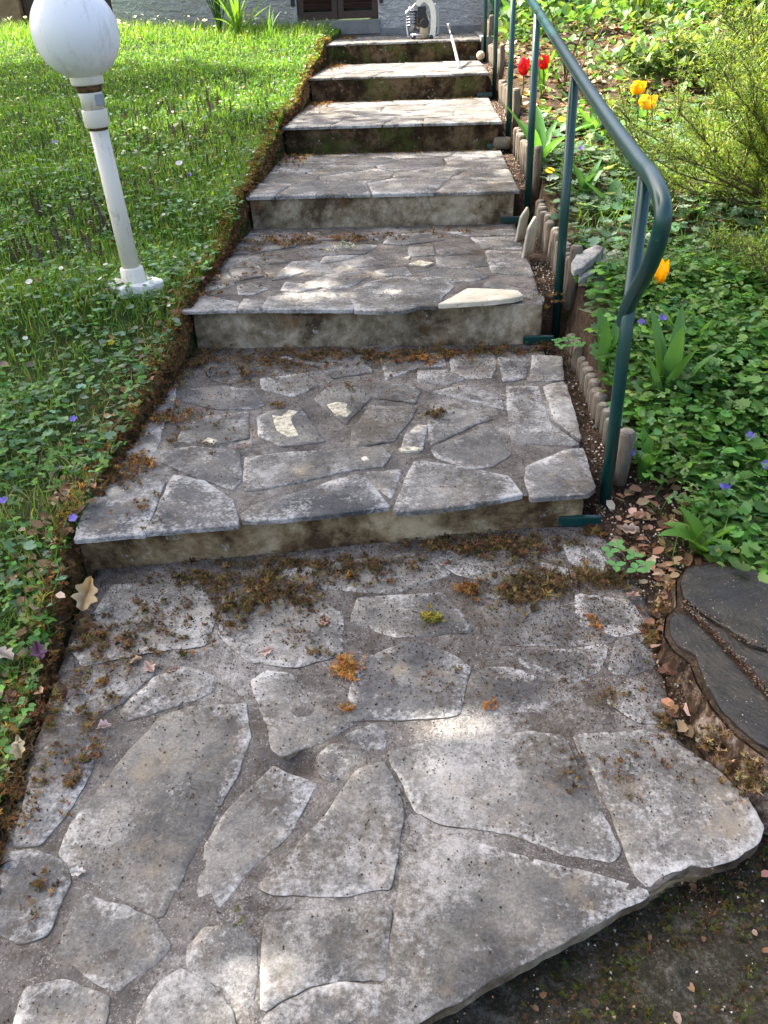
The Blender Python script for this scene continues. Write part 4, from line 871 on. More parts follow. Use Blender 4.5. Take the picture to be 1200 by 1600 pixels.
x, y = lawn_pts(85000, 2.8, 9.6, .85); blades(x, y, lawn_z, .02, .055, .0055, G1 + [(.17, .32, .05), (.22, .37, .06), (.14, .32, .05)])
n = 6000; x = U(-4.8, -.78, n); y = U(8.2, 9.7, n); blades(x, y, lawn_z, .08, .16, .005, G1 + [(.22, .34, .05), (.26, .36, .07)])
n = 5200; y = U(.6, 5.4, n); x = kerb_x(y) - rng.random(n) ** 1.6 * .8 - .0; blades(x, y, lawn_z, .03, .1, .0028, [(.2, .19, .07), (.12, .17, .04), (.3, .24, .12)], (.2, 1.2))
o = grass.build('lawn_grass', M['grass']); tag(o, 'green lawn grass, longer and sunlit near the house wall', 'grass', kind='stuff')
wd = Bag(); DG = [(.06, .16, .025), (.09, .22, .035), (.12, .28, .045), (.16, .34, .06), (.09, .21, .08), (.22, .36, .08)]
def leaves(bag, T, x, y, zf, s0, s1, pal, h=(0, .03), pit=(-.25, .6), var=.2):
    n = len(x); bag.add(*T, np.column_stack([x, y, zf(x, y) + U(*h, n)]), U(0, 6.28, n), U(*pit, n), U(-.4, .4, n), U(s0, s1, n), cols(pick(pal, n), n, var, .1))
x, y = lawn_pts(8500, .6, 4.2, .8); f = -.12 + np.array([nz((a, b, 3), 3.5, 2) for a, b in zip(x, y)]) + rng.normal(0, .12, len(x)); m = f > -.16
LG = [(.06, .17, .03), (.09, .23, .04), (.12, .28, .05), (.16, .32, .06), (.08, .19, .08)]
leaves(wd, TRIF, x[m], y[m], lawn_z, .018, .036, LG, (.005, .045))
x, y = lawn_pts(5200, .6, 4.2, .8); f = np.array([nz((a, b, 9), 3.0, 2) for a, b in zip(x, y)]) + rng.normal(0, .12, len(x)); m = f > -.05
leaves(wd, OVAL, x[m], y[m], lawn_z, .012, .028, LG, (.005, .05))
x, y = lawn_pts(2600, .7, 5.5, .9); f = np.array([nz((a, b, 15), 2.5, 2) for a, b in zip(x, y)]); m = f > .08
leaves(wd, LOBED, x[m], y[m], lawn_z, .02, .038, [(.1, .22, .1), (.17, .3, .17), (.09, .2, .08), (.22, .36, .24)], (.01, .05), (-.2, .3))
x, y = lawn_pts(9000, 4.0, 9.4, .9); leaves(wd, OVAL, x, y, lawn_z, .015, .035, LG, (.01, .05))
o = wd.build('lawn_weeds', M['leaf']); tag(o, 'clover, ground ivy and strawberry leaves growing through the lawn', 'weeds', kind='stuff')
# daisies and bugle spikes in the lawn
dz = Bag(); PET = ([(0, 0, .1)] + [(math.cos(a) * (1 if i % 2 else .72), math.sin(a) * (1 if i % 2 else .72), .18) for i, a in enumerate(np.linspace(0, 2 * math.pi, 15)[:-1])], [(0, 1 + i, 1 + (i + 1) % 14) for i in range(14)])
n = 520; x, y = lawn_pts(n, 2.6, 9.0, .8); z = lawn_z(x, y) + U(.03, .06, n); dz.add(*PET, np.column_stack([x, y, z]), U(0, 6, n), U(-.5, .5, n), U(-.5, .5, n), U(.006, .012, n), cols((.72, .72, .72), n, .08, .03))
dz.add(*PET, np.column_stack([x, y, z + .002]), U(0, 6, n), U(-.2, .2, n), U(-.2, .2, n), U(.002, .004, n), cols((.6, .45, .03), n, .08, .03))
n = 110; x = U(-4.6, -.8, n); y = U(8.7, 9.6, n); dz.add(*PET, np.column_stack([x, y, lawn_z(x, y) + U(.08, .16, n)]), U(0, 6, n), U(-.8, .8, n), U(-.8, .8, n), U(.01, .02, n), cols((.75, .73, .7), n, .08, .03))
o = dz.build('daisies', M['petal']); tag(o, 'tiny white daisies dotted over the lawn', 'daisies', kind='stuff')
sp = Bag(); V = []; F = []
for k in range(7):
    for j in range(5):
        a = j * 1.257 + k * .6; r_ = .16 * (1 - k / 9); o_ = len(V); zz = k / 7
        V += [(0, 0, zz), (math.cos(a) * r_ - math.sin(a) * .06, math.sin(a) * r_ + math.cos(a) * .06, zz + .05), (math.cos(a) * r_ + math.sin(a) * .06, math.sin(a) * r_ - math.cos(a) * .06, zz + .05), (math.cos(a) * r_ * .8, math.sin(a) * r_ * .8, zz + .15)]
        F += [(o_, o_ + 1, o_ + 3), (o_, o_ + 3, o_ + 2)]
cl = [(-1.5, 3.7, .3, 60), (-1.9, 3.2, .25, 40), (-1.3, 5.6, .4, 80), (-1.1, 4.6, .3, 15), (-2.2, 5.0, .5, 25)]
for cx, cy, r_, n in cl:
    x = rng.normal(cx, r_ * .6, n); y = rng.normal(cy, r_, n); m = x < -.8; x, y = x[m], y[m]; n = len(x); s = U(.045, .085, n)
    sp.add(V, F, np.column_stack([x, y, lawn_z(x, y) + .01]), U(0, 6, n), U(-.15, .15, n), U(-.15, .15, n), np.stack([s * .9, s * .9, s], -1), cols(pick([(.06, .04, .07), (.09, .06, .12), (.07, .06, .05)], n), n, .2, .1))
o = sp.build('bugle_spikes', M['leaf']); tag(o, 'dark purple bugle flower spikes standing in the lawn', 'wildflowers', kind='stuff')

# ------------------------------------------------------------------ flower bed ground cover
bc = Bag(); GY = [(.1, .18, .1), (.14, .23, .13), (.07, .14, .07), (.19, .28, .18)]
def bed_pts(n, x0, x1, y0, y1): return U(x0, x1, n), U(y0, y1, n)
x, y = bed_pts(5200, .80, 2.5, 2.55, 5.2); f = np.array([nz((a, b, 4), 2.2, 2) for a, b in zip(x, y)]) + rng.normal(0, .1, len(x)); m = (f > -.25); leaves(bc, LOBED, x[m], y[m], bed_z, .035, .07, GY, (.02, .07), (-.2, .35))
x, y = bed_pts(6500, .80, 2.2, 1.5, 3.0); m = (x > .95) | (y > 1.95); leaves(bc, TRIF, x[m], y[m], bed_z, .025, .06, DG + [(.13, .27, .06), (.1, .2, .09)], (.02, .10), (-.3, .5))
x, y = bed_pts(6500, .86, 2.2, 1.5, 2.9); m = (x > 1.0) | (y > 2.0); leaves(bc, OVAL, x[m], y[m], bed_z, .02, .045, DG + [(.08, .2, .04)], (.01, .12), (-.3, .7))
x, y = bed_pts(1500, .95, 2.2, 1.55, 2.4); leaves(bc, LOBED, x, y, bed_z, .03, .055, [(.06, .16, .03), (.1, .24, .05)], (.06, .13), (-.2, .5))
x, y = bed_pts(1500, .85, 3.2, 4.5, 9.0); f = np.array([nz((a, b, 14), 1.8, 2) for a, b in zip(x, y)]); m = f > -.02; leaves(bc, OVAL, x[m], y[m], bed_z, .04, .09, [(.07, .17, .04), (.12, .24, .06), (.16, .28, .07)], (.01, .12), (-.2, .9))
x, y = bed_pts(2600, .85, 4.5, 7.5, 9.6); leaves(bc, OVAL, x, y, bed_z, .06, .12, [(.07, .17, .04), (.12, .24, .06), (.16, .28, .07)], (.01, .25), (0, 1.2))
x, y = bed_pts(5200, .88, 2.1, 1.75, 3.1); leaves(bc, TRIF, x, y, bed_z, .012, .028, [(.12, .26, .06), (.08, .18, .04), (.16, .28, .09)], (.06, .14), (-.2, .7))
x, y = bed_pts(3000, .85, 2.2, 1.6, 4.6); bc.add(*BLADE, np.column_stack([x, y, bed_z(x, y)]), U(0, 6.28, 3000), U(.6, 1.4, 3000), U(-.2, .2, 3000), np.stack([U(.003, .007, 3000), U(.06, .16, 3000), U(.06, .16, 3000)], -1), cols(pick(G1, 3000), 3000, .2, .1))
o = bc.build('ground_cover', M['leaf']); tag(o, 'mixed green ground cover leaves filling the flower bed beside the log edging', 'ground cover', kind='stuff')

def leafblade(name, base, az, length, width, bend, mat, parent, tint, lean=.3, fold=.25, n=9):
    """one broad strap leaf curving out from its base"""
    V = []; F = []; base = Vector(base); p = Vector(base); ang = math.pi / 2 - lean; d0 = Vector((math.cos(az), math.sin(az), 0)); s_ = Vector((-math.sin(az), math.cos(az), 0))
    for i in range(n + 1):
        f = i / n; w_ = width * (math.sin(math.pi * min(1, .12 + f * .88)) ** .8) * (1 if f < 1 else 0) + .0005
        nrm = -d0 * math.sin(ang) + Vector((0, 0, 1)) * math.cos(ang)
        V += [p - s_ * w_ / 2 + nrm * w_ * fold, p.copy(), p + s_ * w_ / 2 + nrm * w_ * fold]
        if i:
            a = (i - 1) * 3; b = i * 3; F += [(a, a + 1, b + 1), (a, b + 1, b), (a + 1, a + 2, b + 2), (a + 1, b + 2, b + 1)]
        p = p + (d0 * math.cos(ang) + Vector((0, 0, math.sin(ang)))) * (length / n); ang -= bend / n
    me = np_mesh(name, np.array([tuple(v) for v in V]), np.array(F), np.tile(np.array(tint) * random.uniform(.85, 1.15), (len(V), 1)))
    return link(name, me, mat, parent, base, True)
def leafy(name, px, py, fn, nl, L, Wd, lab, cat, tint=(.07, .2, .04), lean=(.1, .6), bend=(.2, 1.0), group=None, off=0):
    b = toground(px, py, fn); e_ = empty(name, b); tag(e_, lab, cat, group); az0 = random.uniform(0, 6.28)
    for k in range(nl):
        az = az0 + k * 2.4 + random.uniform(-.3, .3); l = L * random.uniform(.7, 1.1)
        leafblade('leaf', b + Vector((random.uniform(-1, 1) * .012, random.uniform(-1, 1) * .012, -.005)), az, l, Wd * random.uniform(.8, 1.15), random.uniform(*bend), M['leaf'], e_, tint, random.uniform(*lean))
    return e_
tl = (.075, .2, .06)
leafy('tulip_leaves', 842, 262, bed_z, 7, .36, .055, 'large clump of broad green tulip leaves below the two red tulips', 'plant', (.09, .24, .05), (.1, .7))
leafy('tulip_leaves', 912, 318, bed_z, 8, .26, .045, 'small tulip leaf clump right of the fourth handrail post', 'plant', tl)
leafy('tulip_leaves', 958, 330, bed_z, 4, .2, .06, 'broad drooping leaf clump just left of the handrail end', 'plant', tl, (.4, 1.0))
leafy('tulip_leaves', 945, 580, bed_z, 6, .24, .035, 'narrow upright tulip leaves between the logs and the handrail', 'plant', (.07, .19, .05), (.05, .3), (.1, .4))
leafy('tulip_leaves', 1036, 640, bed_z, 8, .30, .045, 'tall pale green tulip leaves below the yellow tulip', 'plant', (.09, .22, .06), (.05, .35), (.1, .5))
leafy('tulip_leaves', 1005, 748, bed_z, 5, .16, .035, 'short tulip leaves beside the log nearest the handrail foot', 'plant', (.08, .22, .04), (.05, .35), (.1, .5))
leafy('broadleaf_plant', 1092, 862, bed_z, 9, .17, .05, 'bright green broad leaved plant growing above the tree stump', 'plant', (.13, .3, .06), (.2, .9), (.3, 1.2))
leafy('broadleaf_plant', 1150, 830, bed_z, 9, .2, .022, 'wide spreading thin leaved green plant overhanging the stump top', 'plant', (.08, .24, .05), (.4, 1.1), (.4, 1.4))
leafy('tulip_leaves', 925, 215, bed_z, 5, .25, .05, 'sunlit yellow green leaf clump behind the top of the third post', 'plant', (.12, .28, .05))
leafy('tulip_leaves', 1000, 200, bed_z, 5, .2, .05, 'small sunlit leaf clump in the litter left of the yellow tulips', 'plant', (.1, .26, .05))
leafy('tulip_leaves', 800, 110, bed_z, 7, .24, .035, 'bright leaf clump beside the edging by the sixth step', 'plant', (.14, .3, .05), (.05, .6))
leafy('tulip_leaves', 845, 150, bed_z, 7, .3, .04, 'bright upright leaf clump behind the red tulips', 'plant', (.14, .3, .05), (.05, .5))
leafy('tulip_leaves', 905, 85, bed_z, 7, .3, .045, 'bright sunlit leaf clump in front of the house right of the rail', 'plant', (.14, .3, .05), (.05, .6))
leafy('tulip_leaves', 1050, 110, bed_z, 7, .3, .05, 'sunlit leaf clump between the yellow tulips and the tall grass', 'plant', (.12, .28, .05), (.05, .7))
leafy('iris_clump', 375, 60, lawn_z, 24, .5, .03, 'tall iris leaf clump standing against the house wall left of the shutters', 'plant', (.16, .32, .05), (.02, .8), (.2, 1.1))
leafy('tall_grass', 345, 56, lawn_z, 22, .6, .012, 'thin dark grass tuft against the wall left of the iris clump', 'plant', (.02, .06, .02), (.02, .35), (.05, .4))
leafy('tall_grass', 422, 58, lawn_z, 8, .25, .012, 'small grassy tuft between the iris clump and the shutters', 'plant', (.12, .26, .05), (.05, .6), (.2, .8))
leafy('tall_grass', 990, 80, bed_z, 90, .75, .012, 'tall sunlit yellow green ornamental grass clump near the house', 'plant', (.2, .3, .05), (.0, .22), (.03, .3))
leafy('tall_grass', 170, 260, lawn_z, 6, .22, .006, 'long bright grass blades leaning out behind the lamp post', 'plant', (.16, .3, .05), (.2, .8), (.2, .8))
for px_, py_, L_, lab in ((505, 58, .16, 'grass tuft overhanging the left corner of the top step'), (400, 185, .12, 'bright grass tuft in the shaded lawn above the bugle spikes')):
    leafy('grass_tuft', px_, py_, lawn_z, 10, L_, .008, lab, 'grass', (.14, .28, .04), (.05, .7), (.2, 1))
leafy('broadleaf_plant', 1130, 700, bed_z, 8, .16, .04, 'leafy green plant in the bed below the right edge periwinkles', 'plant', (.1, .26, .05), (.2, .9), (.3, 1.2))
leafy('broadleaf_plant', 1075, 560, bed_z, 7, .2, .03, 'slender leaved plant in the bed right of the tall tulip leaves', 'plant', (.12, .28, .06), (.1, .7), (.3, 1.0))
leafy('tulip_leaves', 1150, 770, bed_z, 6, .17, .045, 'bright leaf clump at the right edge just above the stump', 'plant', (.12, .3, .06), (.2, .8), (.3, 1.0))
# clover sprout on the landing edge
def oval_leaf(parent, c, s, az, pit, tint):
    b = Bag(); b.add(*OVAL, np.array([tuple(c)]), np.array([az]), np.array([pit]), np.array([0.]), np.array([s]), np.array([tint])); me = np_mesh('leaf', b.V[0], b.F[0], b.C[0]); return link('leaf', me, M['leaf'], parent, c, True)
for (px_, py_, hh, lab) in ((985, 900, .05, 'small clover sprout with rounded leaves creeping onto the landing edge'), (892, 560, .06, 'little heart leaved sprout growing over the gravel strip beside the logs')):
    b = atz(px_, py_, .02 if py_ > 800 else .14); s_ = empty('clover_sprout', b); tag(s_, lab, 'plant')
    for k, (dx, dy) in enumerate(((-.045, .05), (-.04, -.005), (.01, .04), (.03, -.01), (-.02, .08), (.0, -.03))):
        c = b + Vector((dx, dy, hh * random.uniform(.6, 1.1))); tube('stem', [b, b.lerp(c, .5) + Vector((0, 0, .012)), c], .0012, M['grass'] if False else M['twig'], s_, 5)
        for j in range(3): oval_leaf(s_, c, .028, j * 2.1 + dx * 30, .15, (.12, .32, .09))
# tulips
def tulip(px, py, Y, r, hgt, colr, lab, double=False, openness=.0):
    c = aty(px, py, Y); base = Vector((c.x + random.uniform(-.02, .02), c.y + .02, float(bed_z(c.x, c.y))))
    e_ = empty('tulip', base); tag(e_, lab, 'tulip')
    sv = spline([base, base.lerp(c, .5) + Vector((.01, 0, 0)), c - Vector((0, 0, hgt * .45))], 5)
    st = tube('stem', sv, .004, None, e_, 7); st.data.materials.append(M['leaf']); a = st.data.color_attributes.new('tint', 'FLOAT_COLOR', 'POINT'); a.data.foreach_set('color', np.tile((.07, .18, .05, 1), len(st.data.vertices)).astype(np.float32))
    npet = 6 if not double else 14
    for k in range(npet):
        az = k * 2 * math.pi / npet * (1 if not double else 2.4) + (.5 if k % 2 else 0); V = []; F = []; d0 = Vector((math.cos(az), math.sin(az), 0)); s2 = Vector((-math.sin(az), math.cos(az), 0)); rr = r * (.92 if k % 2 else 1) * (1 if not double else random.uniform(.5, 1.05)); N = 8
        for i in range(N + 1):
            f = i / N; rad = rr * (math.sin(min(1, f * 1.25) * math.pi / 2) * (1 - .22 * max(0, f - .55) / .45) + openness * f * f); w_ = rr * 1.75 * math.sin(math.pi * (.12 + f * .8)) ** .5
            c0 = c + Vector((0, 0, -hgt / 2 + hgt * f))
            for j in (-1, -.5, 0, .5, 1): V.append(c0 + d0 * (rad * (1 - .28 * j * j)) + s2 * (w_ * j * .5) + Vector((0, 0, -.12 * hgt * j * j * f)))
            if i:
                for j in range(4): a1 = (i - 1) * 5 + j; b1 = i * 5 + j; F += [(a1, a1 + 1, b1 + 1), (a1, b1 + 1, b1)]
        me = np_mesh('petal', np.array([tuple(v) for v in V]), np.array(F), np.tile(np.array(colr) * random.uniform(.85, 1.1), (len(V), 1))); link('petal', me, M['petal'], e_, c, True)
    return e_
tulip(819, 104, 5.6, .036, .095, (.62, .012, .018), 'left of the two red tulips, half hidden behind a handrail post')
tulip(850, 97, 5.8, .036, .08, (.62, .012, .018), 'right of the two red tulips, just right of the handrail post')
tulip(1032, 424, 2.75, .030, .08, (.88, .6, .005), 'single yellow tulip beside the bent end of the handrail')
tulip(998, 137, 4.6, .045, .06, (.85, .62, .01), 'upper of the two ruffled yellow tulips in front of the shrub', True, .2)
tulip(1013, 160, 4.4, .048, .065, (.85, .6, .01), 'lower of the two ruffled yellow tulips in front of the shrub', True, .2)
# small flowers
def small_flower(name, px, py, fn, dh, r, colr, lab, cat, npet=5, group=None):
    c = toground(px, py, lambda a, b: fn(a, b) + dh) if py > 45 else aty(px, py, 8.4); dh = dh if py > 45 else c.z - float(fn(c.x, c.y)); base = Vector((c.x, c.y + .01, c.z - dh)); e_ = empty(name, base); tag(e_, lab, cat, group)
    st = tube('stem', [base, base.lerp(c, .6) + Vector((.004, 0, 0)), c], .0016, None, e_, 5); st.data.materials.append(M['leaf']); a = st.data.color_attributes.new('tint', 'FLOAT_COLOR', 'POINT'); a.data.foreach_set('color', np.tile((.07, .18, .05, 1), len(st.data.vertices)).astype(np.float32))
    b = Bag(); PT = ([(0, 0, 0), (-.38, .6, .1), (.38, .6, .1), (-.3, 1, .02), (.3, 1, .02)], [(0, 2, 1), (1, 2, 4), (1, 4, 3)]); n = npet
    b.add(*PT, np.tile(tuple(c), (n, 1)), np.arange(n) * 2 * math.pi / n, np.full(n, .3), np.zeros(n), np.full(n, r), cols(colr, n, .1, .05)); me = np_mesh('bloom', b.V[0], b.F[0], b.C[0]); bl = link('bloom', me, M['petal'], e_, c)
    d = Vector((CAM.x - c.x, CAM.y - c.y, 2)); bl.rotation_euler = (Vector((0, 0, 1)).rotation_difference((Vector((0, -.5, 1))).normalized())).to_euler()
vi = (.2, .15, .62)
for px_, py_, lab in ((1133, 762, 'violet periwinkle flower above the broad leaved plant by the stump'), (1173, 683, 'violet periwinkle flower at the right edge above the stump'), (1197, 728, 'violet periwinkle flower cut by the right picture edge'), (1003, 505, 'violet periwinkle flower below the yellow tulip'), (1035, 497, 'violet periwinkle flower right below the yellow tulip bloom'), (1045, 338, 'violet flower in the grey leaves right of the handrail bend'), (908, 232, 'violet flower among leaves between two handrail posts'), (985, 706, 'violet flower low beside the edging log at the handrail foot')):
    small_flower('periwinkle', px_, py_, bed_z, .11, .016, vi, lab, 'flower')
for px_, py_, lab in ((115, 655, 'small violet flower in the lawn left of the second step'), (115, 810, 'violet flower at the front left corner of the second step'), (6, 782, 'violet flower at the left edge of the lawn'), (297, 273, 'violet flower among pale leaves above the lamp foot'), (84, 222, 'violet flower in the grass left of the lamp post')):
    small_flower('violet', px_, py_, lawn_z, .05, .012, vi, lab, 'flower')
for px_, py_, dh, lab in ((859, 268, .12, 'yellow dandelion in the bed between two handrail posts'), (877, 188, .1, 'small yellow flower in the bed above the dandelion')):
    small_flower('dandelion', px_, py_, bed_z, dh, .022, (.8, .55, .01), lab, 'flower', 16)
small_flower('buttercup', 174, 536, lawn_z, .03, .013, (.75, .6, .03), 'tiny yellow flower in the lawn below the lamp', 'flower')
for px_, py_, lab in ((1117, 20, 'yellow daffodil in front of the house wall at top right'), (1160, 32, 'yellow daffodil at the top right behind the shrub')):
    small_flower('daffodil', px_, py_, bed_z, .2, .05, (.85, .6, .02), lab, 'flower', 7)
small_flower('daisy', 46, 441, lawn_z, .05, .014, (.75, .75, .75), 'white daisy alone in the weeds left of the lamp foot', 'flower', 9)
small_flower('daisy', 280, 256, lawn_z, .06, .02, (.75, .75, .75), 'larger white flower among pale leaves right of the lamp post', 'flower', 7)

# fallen oak leaves one can pick up
def oak(px, py, z, s, colr, lab, pit=.2, az=None, curl=.25):
    c = atz(px, py, z); V = [(0, 0, 0)]; out = []
    for sd_ in (1, -1):
        sid = []
        for i in range(1, 13):
            f = i / 12; w_ = .3 * math.sin(math.pi * f ** .85) * (1 + .35 * math.sin(f * 22)) + .01; sid.append((sd_ * w_, f, curl * w_ + .08 * math.sin(f * 6 + px)))
        out.append(sid)
    mid = [(0, i / 12, -.03 + .05 * math.sin(i * .6 + py)) for i in range(13)]
    V = mid + out[0] + out[1]; F = []
    for k in (0, 1):
        o_ = 13 + k * 12
        for i in range(12):
            if i == 0: F.append((0, 1, o_))
            else: F += [(i, i + 1, o_ + i), (i, o_ + i, o_ + i - 1)]
    b = Bag(); b.add(V, F, np.array([tuple(c)]), np.array([az if az is not None else random.uniform(0, 6.28)]), np.array([pit]), np.array([random.uniform(-.3, .3)]), np.array([s]), np.array([colr]))
    me = np_mesh('fallen_leaf', b.V[0], b.F[0], b.C[0]); o = link('fallen_leaf', me, M['litter'], None, c, True); tag(o, lab, 'leaf')
tan = (.42, .3, .2); pk = (.45, .33, .28)
oak(128, 955, .03, .085, (.45, .34, .2), 'large tan dead leaf standing at the left edge of the landing', .7, -.2, .5)
oak(240, 1050, .006, .04, pk, 'pinkish dead oak leaf on the upper left of the landing', .1)
oak(198, 1035, .006, .035, tan, 'small tan dead leaf left of the pinkish oak leaf on the landing', .2)
oak(405, 1020, .006, .035, pk, 'small pale oak leaf near the middle of the landing', .1, -1.3)
oak(505, 978, .006, .028, (.3, .18, .13), 'small brown leaf scrap behind the orange moss tuft', .2)
oak(130, 1080, .006, .04, (.22, .17, .16), 'dark curled leaf on the left side of the landing', .3, 2.5, .5)
oak(150, 1138, .006, .035, (.4, .3, .3), 'pink curled leaf below the dark curled leaf', .3, -1.5, .5)
oak(108, 1362, .006, .03, (.5, .48, .46), 'pale grey leaf scrap beside the large flagstone at lower left', .1, -1.6)
oak(32, 1185, .03, .045, (.4, .33, .22), 'tan leaf stuck upright at the left edge of the landing', .9, .3, .3)
oak(995, 925, .012, .05, (.33, .23, .18), 'brown oak leaf on the gravel above the stump', .2)
oak(1000, 830, .03, .06, (.35, .26, .2), 'tan oak leaf lying by the foot of the handrail', .2, 1.5)
oak(315, 440, TZ[2] + .01, .05, pk, 'pale leaf on the mossy left side of the third step', .2)
oak(75, 745, .12, .07, (.4, .33, .3), 'pale brown oak leaf in the weeds left of the second step', .3)
oak(20, 1030, .05, .06, (.38, .33, .28), 'grey brown dead leaf in the grass left of the landing', .3, 1.2)
oak(65, 1030, .06, .05, (.12, .06, .1), 'dark purple leaf in the weeds beside the landing', .3)
oak(470, 165, TZ[4] + .01, .05, (.5, .3, .14), 'orange brown leaf on the left of the fifth step', .2)
oak(405, 235, TZ[3] + .02, .05, (.4, .25, .14), 'tan dead leaf at the mossy left edge of the fourth step', .2)

# ------------------------------------------------------------------ shrub and larger trees
def shrub(name, base, R_, H_, nb, nleaf, pal, lab, ls=(.012, .026), lw_=.22, seed=3, stemr=.007):
    r = random.Random(seed); e_ = empty(name, base); tag(e_, lab, 'shrub'); bag = Bag(); TV = []; TF = []; tips = []
    for k in range(nb):
        az = r.uniform(0, 6.28); el = r.uniform(.15, 1.35); L = r.uniform(.7, 1.1) * math.hypot(R_ * math.cos(el), H_ * math.sin(el))
        p = Vector(base) + Vector((r.uniform(-.05, .05), r.uniform(-.05, .05), 0)); d = Vector((math.cos(az) * math.cos(el), math.sin(az) * math.cos(el), math.sin(el))); P = [p.copy()]
        for i in range(9):
            d = (d + Vector((r.uniform(-.22, .22), r.uniform(-.22, .22), r.uniform(-.2, .16)))).normalized(); p = p + d * L / 9; P.append(p.copy())
        tube_pts(TV, TF, P, stemr, .0012)
        for i in range(2, 10):
            for j in range(3):
                q = P[i]; d2 = (d + Vector((r.uniform(-1, 1), r.uniform(-1, 1), r.uniform(-.3, .9)))).normalized(); l2 = r.uniform(.12, .26) * R_; Q = [q, q + d2 * l2 * .5 + Vector((0, 0, .02)), q + d2 * l2]
                tube_pts(TV, TF, Q, .0018, .0008); tips.append((Q[0], Q[1])); tips.append((Q[1], Q[2]))
    link('branches', from_py('branches', TV, TF), M['twig'], e_, base)
    T = np.array([[tuple(a), tuple(b)] for a, b in tips]); idx = rng.integers(0, len(T), nleaf); f = rng.random((nleaf, 1)); pos = T[idx, 0] * (1 - f) + T[idx, 1] * f + rng.normal(0, .012, (nleaf, 3))
    s = U(*ls, nleaf); LEAF = ([(0, 0, 0), (-.5, .45, .05), (.5, .45, .05), (0, 1, 0)], [(0, 2, 1), (1, 2, 3)])
    bag.add(*LEAF, pos, U(0, 6.28, nleaf), U(-.3, 1.2, nleaf), U(-.6, .6, nleaf), np.stack([s * lw_, s, s], -1), cols(pick(pal, nleaf), nleaf, .25, .1))
    fo = bag.build('foliage', M['leaf'], e_, base); fo['kind'] = 'stuff'
def tube_pts(V, F, P, r0, r1, seg=5):
    up = None; n = len(P); b0 = len(V)
    for i, p in enumerate(P):
        d = (P[min(i + 1, n - 1)] - P[max(i - 1, 0)]).normalized()
        if up is None: up = d.orthogonal().normalized()
        up = (up - d * up.dot(d)).normalized(); s_ = d.cross(up); rr = r0 + (r1 - r0) * i / (n - 1)
        for k in range(seg): a = 2 * math.pi * k / seg; V.append(p + (up * math.cos(a) + s_ * math.sin(a)) * rr)
        if i:
            for k in range(seg): F.append((b0 + (i - 1) * seg + k, b0 + (i - 1) * seg + (k + 1) % seg, b0 + i * seg + (k + 1) % seg, b0 + i * seg + k))
SG = [(.15, .24, .035), (.2, .3, .04), (.1, .18, .03), (.26, .33, .06)]
b = Vector((1.78, 3.55, float(bed_z(1.78, 3.55)))); shrub('shrub', b, .85, .82, 72, 100000, SG, 'feathery yellow green shrub spreading over the right side of the flower bed', (.014, .03), .2, 3)
b = Vector((1.6, 2.75, float(bed_z(1.6, 2.75)))); shrub('shrub', b, 0.5, .42, 30, 24000, SG, 'lower feathery shrub sprays at the right edge above the ivy', (.014, .028), .2, 4)
b = Vector((2.3, 5.6, float(bed_z(2.3, 5.6)))); shrub('shrub', b, .9, .75, 26, 9000, [(.13, .22, .07), (.22, .3, .12), (.1, .18, .05)], 'sunlit pale leaved shrub at the top right corner before the house', (.05, .1), .45, 5)
b = Vector((1.15, 6.1, float(bed_z(1.15, 6.1)))); shrub('rose_bush', b, .35, .8, 7, 220, [(.1, .2, .05)], 'bare stemmed young rose with few leaves beside the upper handrail', (.03, .05), .5, 6, .009)

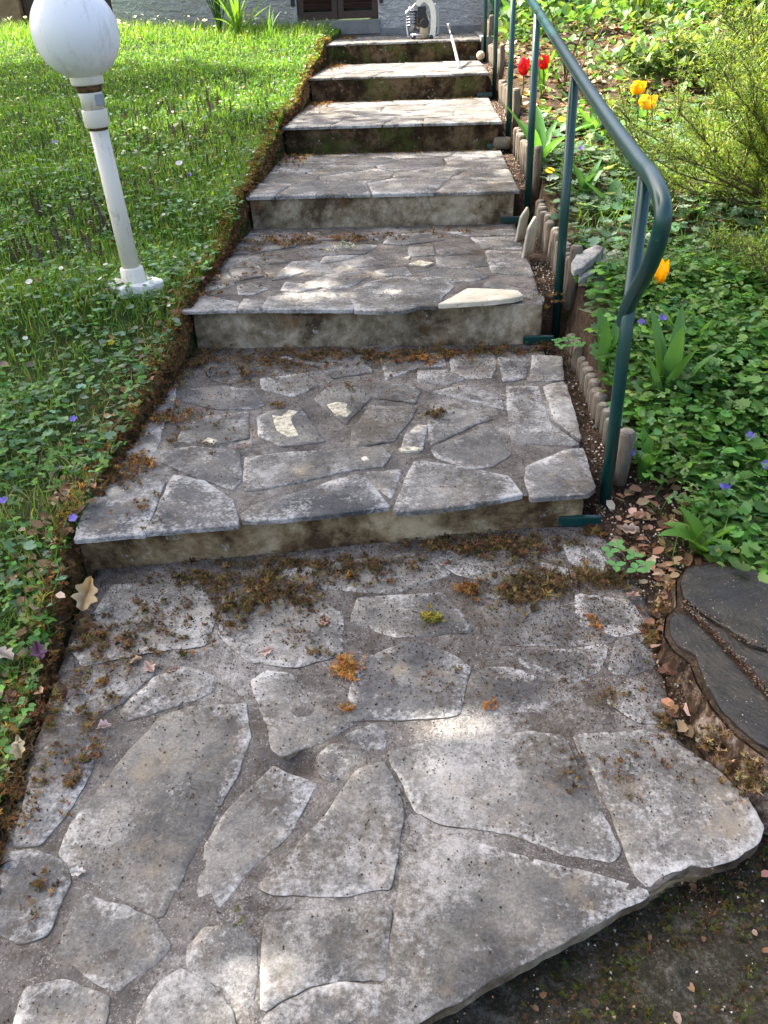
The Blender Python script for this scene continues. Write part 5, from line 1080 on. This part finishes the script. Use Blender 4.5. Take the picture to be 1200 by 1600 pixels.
def tree(x, y, h, crown, nleaf, lab, seed):
    r = random.Random(seed); z0 = float(lawn_z(x, y)) - .1; e_ = empty('tree', (x, y, z0)); tag(e_, lab, 'tree')
    P = [Vector((x, y, z0)), Vector((x + .1, y, z0 + h * .3)), Vector((x + .05, y + .1, z0 + h * .6)), Vector((x, y, z0 + h))]
    tube('trunk', spline(P, 5), .2, M['trunk'], e_, 14, radii=list(np.linspace(.24, .06, 16)))
    V = []; F = []; tips = []
    for (cx, cy, cz, rx, ry, rz, k) in crown:
        for i in range(k):
            while True:
                u = Vector((r.uniform(-1, 1), r.uniform(-1, 1), r.uniform(-1, 1)))
                if u.length < 1: break
            tip = Vector((cx + u.x * rx, cy + u.y * ry, cz + u.z * rz)); st = P[1].lerp(P[3], r.uniform(.2, .9)); mid_ = st.lerp(tip, .5) + Vector((r.uniform(-.2, .2), r.uniform(-.2, .2), .2))
            tube_pts(V, F, [st, mid_, tip], .03, .006, 5); tips.append(tuple(tip))
    link('branches', from_py('branches', V, F), M['trunk'], e_, (x, y, z0))
    T = np.array(tips); bag = Bag(); idx = rng.integers(0, len(T), nleaf); pos = T[idx] + rng.normal(0, .2, (nleaf, 3)) * (1, 1, .6)
    s = U(.08, .14, nleaf); bag.add(*OVAL, pos, U(0, 6.28, nleaf), U(-.7, .7, nleaf), U(-.7, .7, nleaf), s, cols(pick(DG, nleaf), nleaf, .2, .1))
    fo = bag.build('crown', M['leaf'], e_, (x, y, z0)); fo['kind'] = 'stuff'
# the crowns hang up-sun of the lower steps: a point (x,y) at height h shades (x,y) - SUN_TO*h/tan(el)
def up(x, y, h): k = h / math.tan(SUN_EL); return (x + SUN_TO.x * k, y + SUN_TO.y * k, h)
c1 = [(*up(.3, 1.2, 5.2), 2.2, 1.9, .6, 120), (*up(-1.4, 2.3, 5.6), 1.3, 1.4, .6, 50), (*up(1.15, 2.3, 5.4), 1.2, .75, .4, 40)]
c2 = [(*up(-.2, 3.9, 6.2), 1.5, .9, .5, 75), (*up(-3.0, 5.4, 6.2), 2.0, 1.3, .5, 115), (*up(-1.6, 6.5, 6.6), 1.4, .6, .4, 40), (*up(.1, 5.0, 6.4), .9, .6, .4, 22)]
tree(-5.6, 2.6, 6.0, c1, 13500, 'tall leafy tree on the left that shades the lower steps', 1)
tree(-6.6, 6.2, 7.0, c2, 8500, 'second leafy tree farther up the left side shading the lawn', 2)
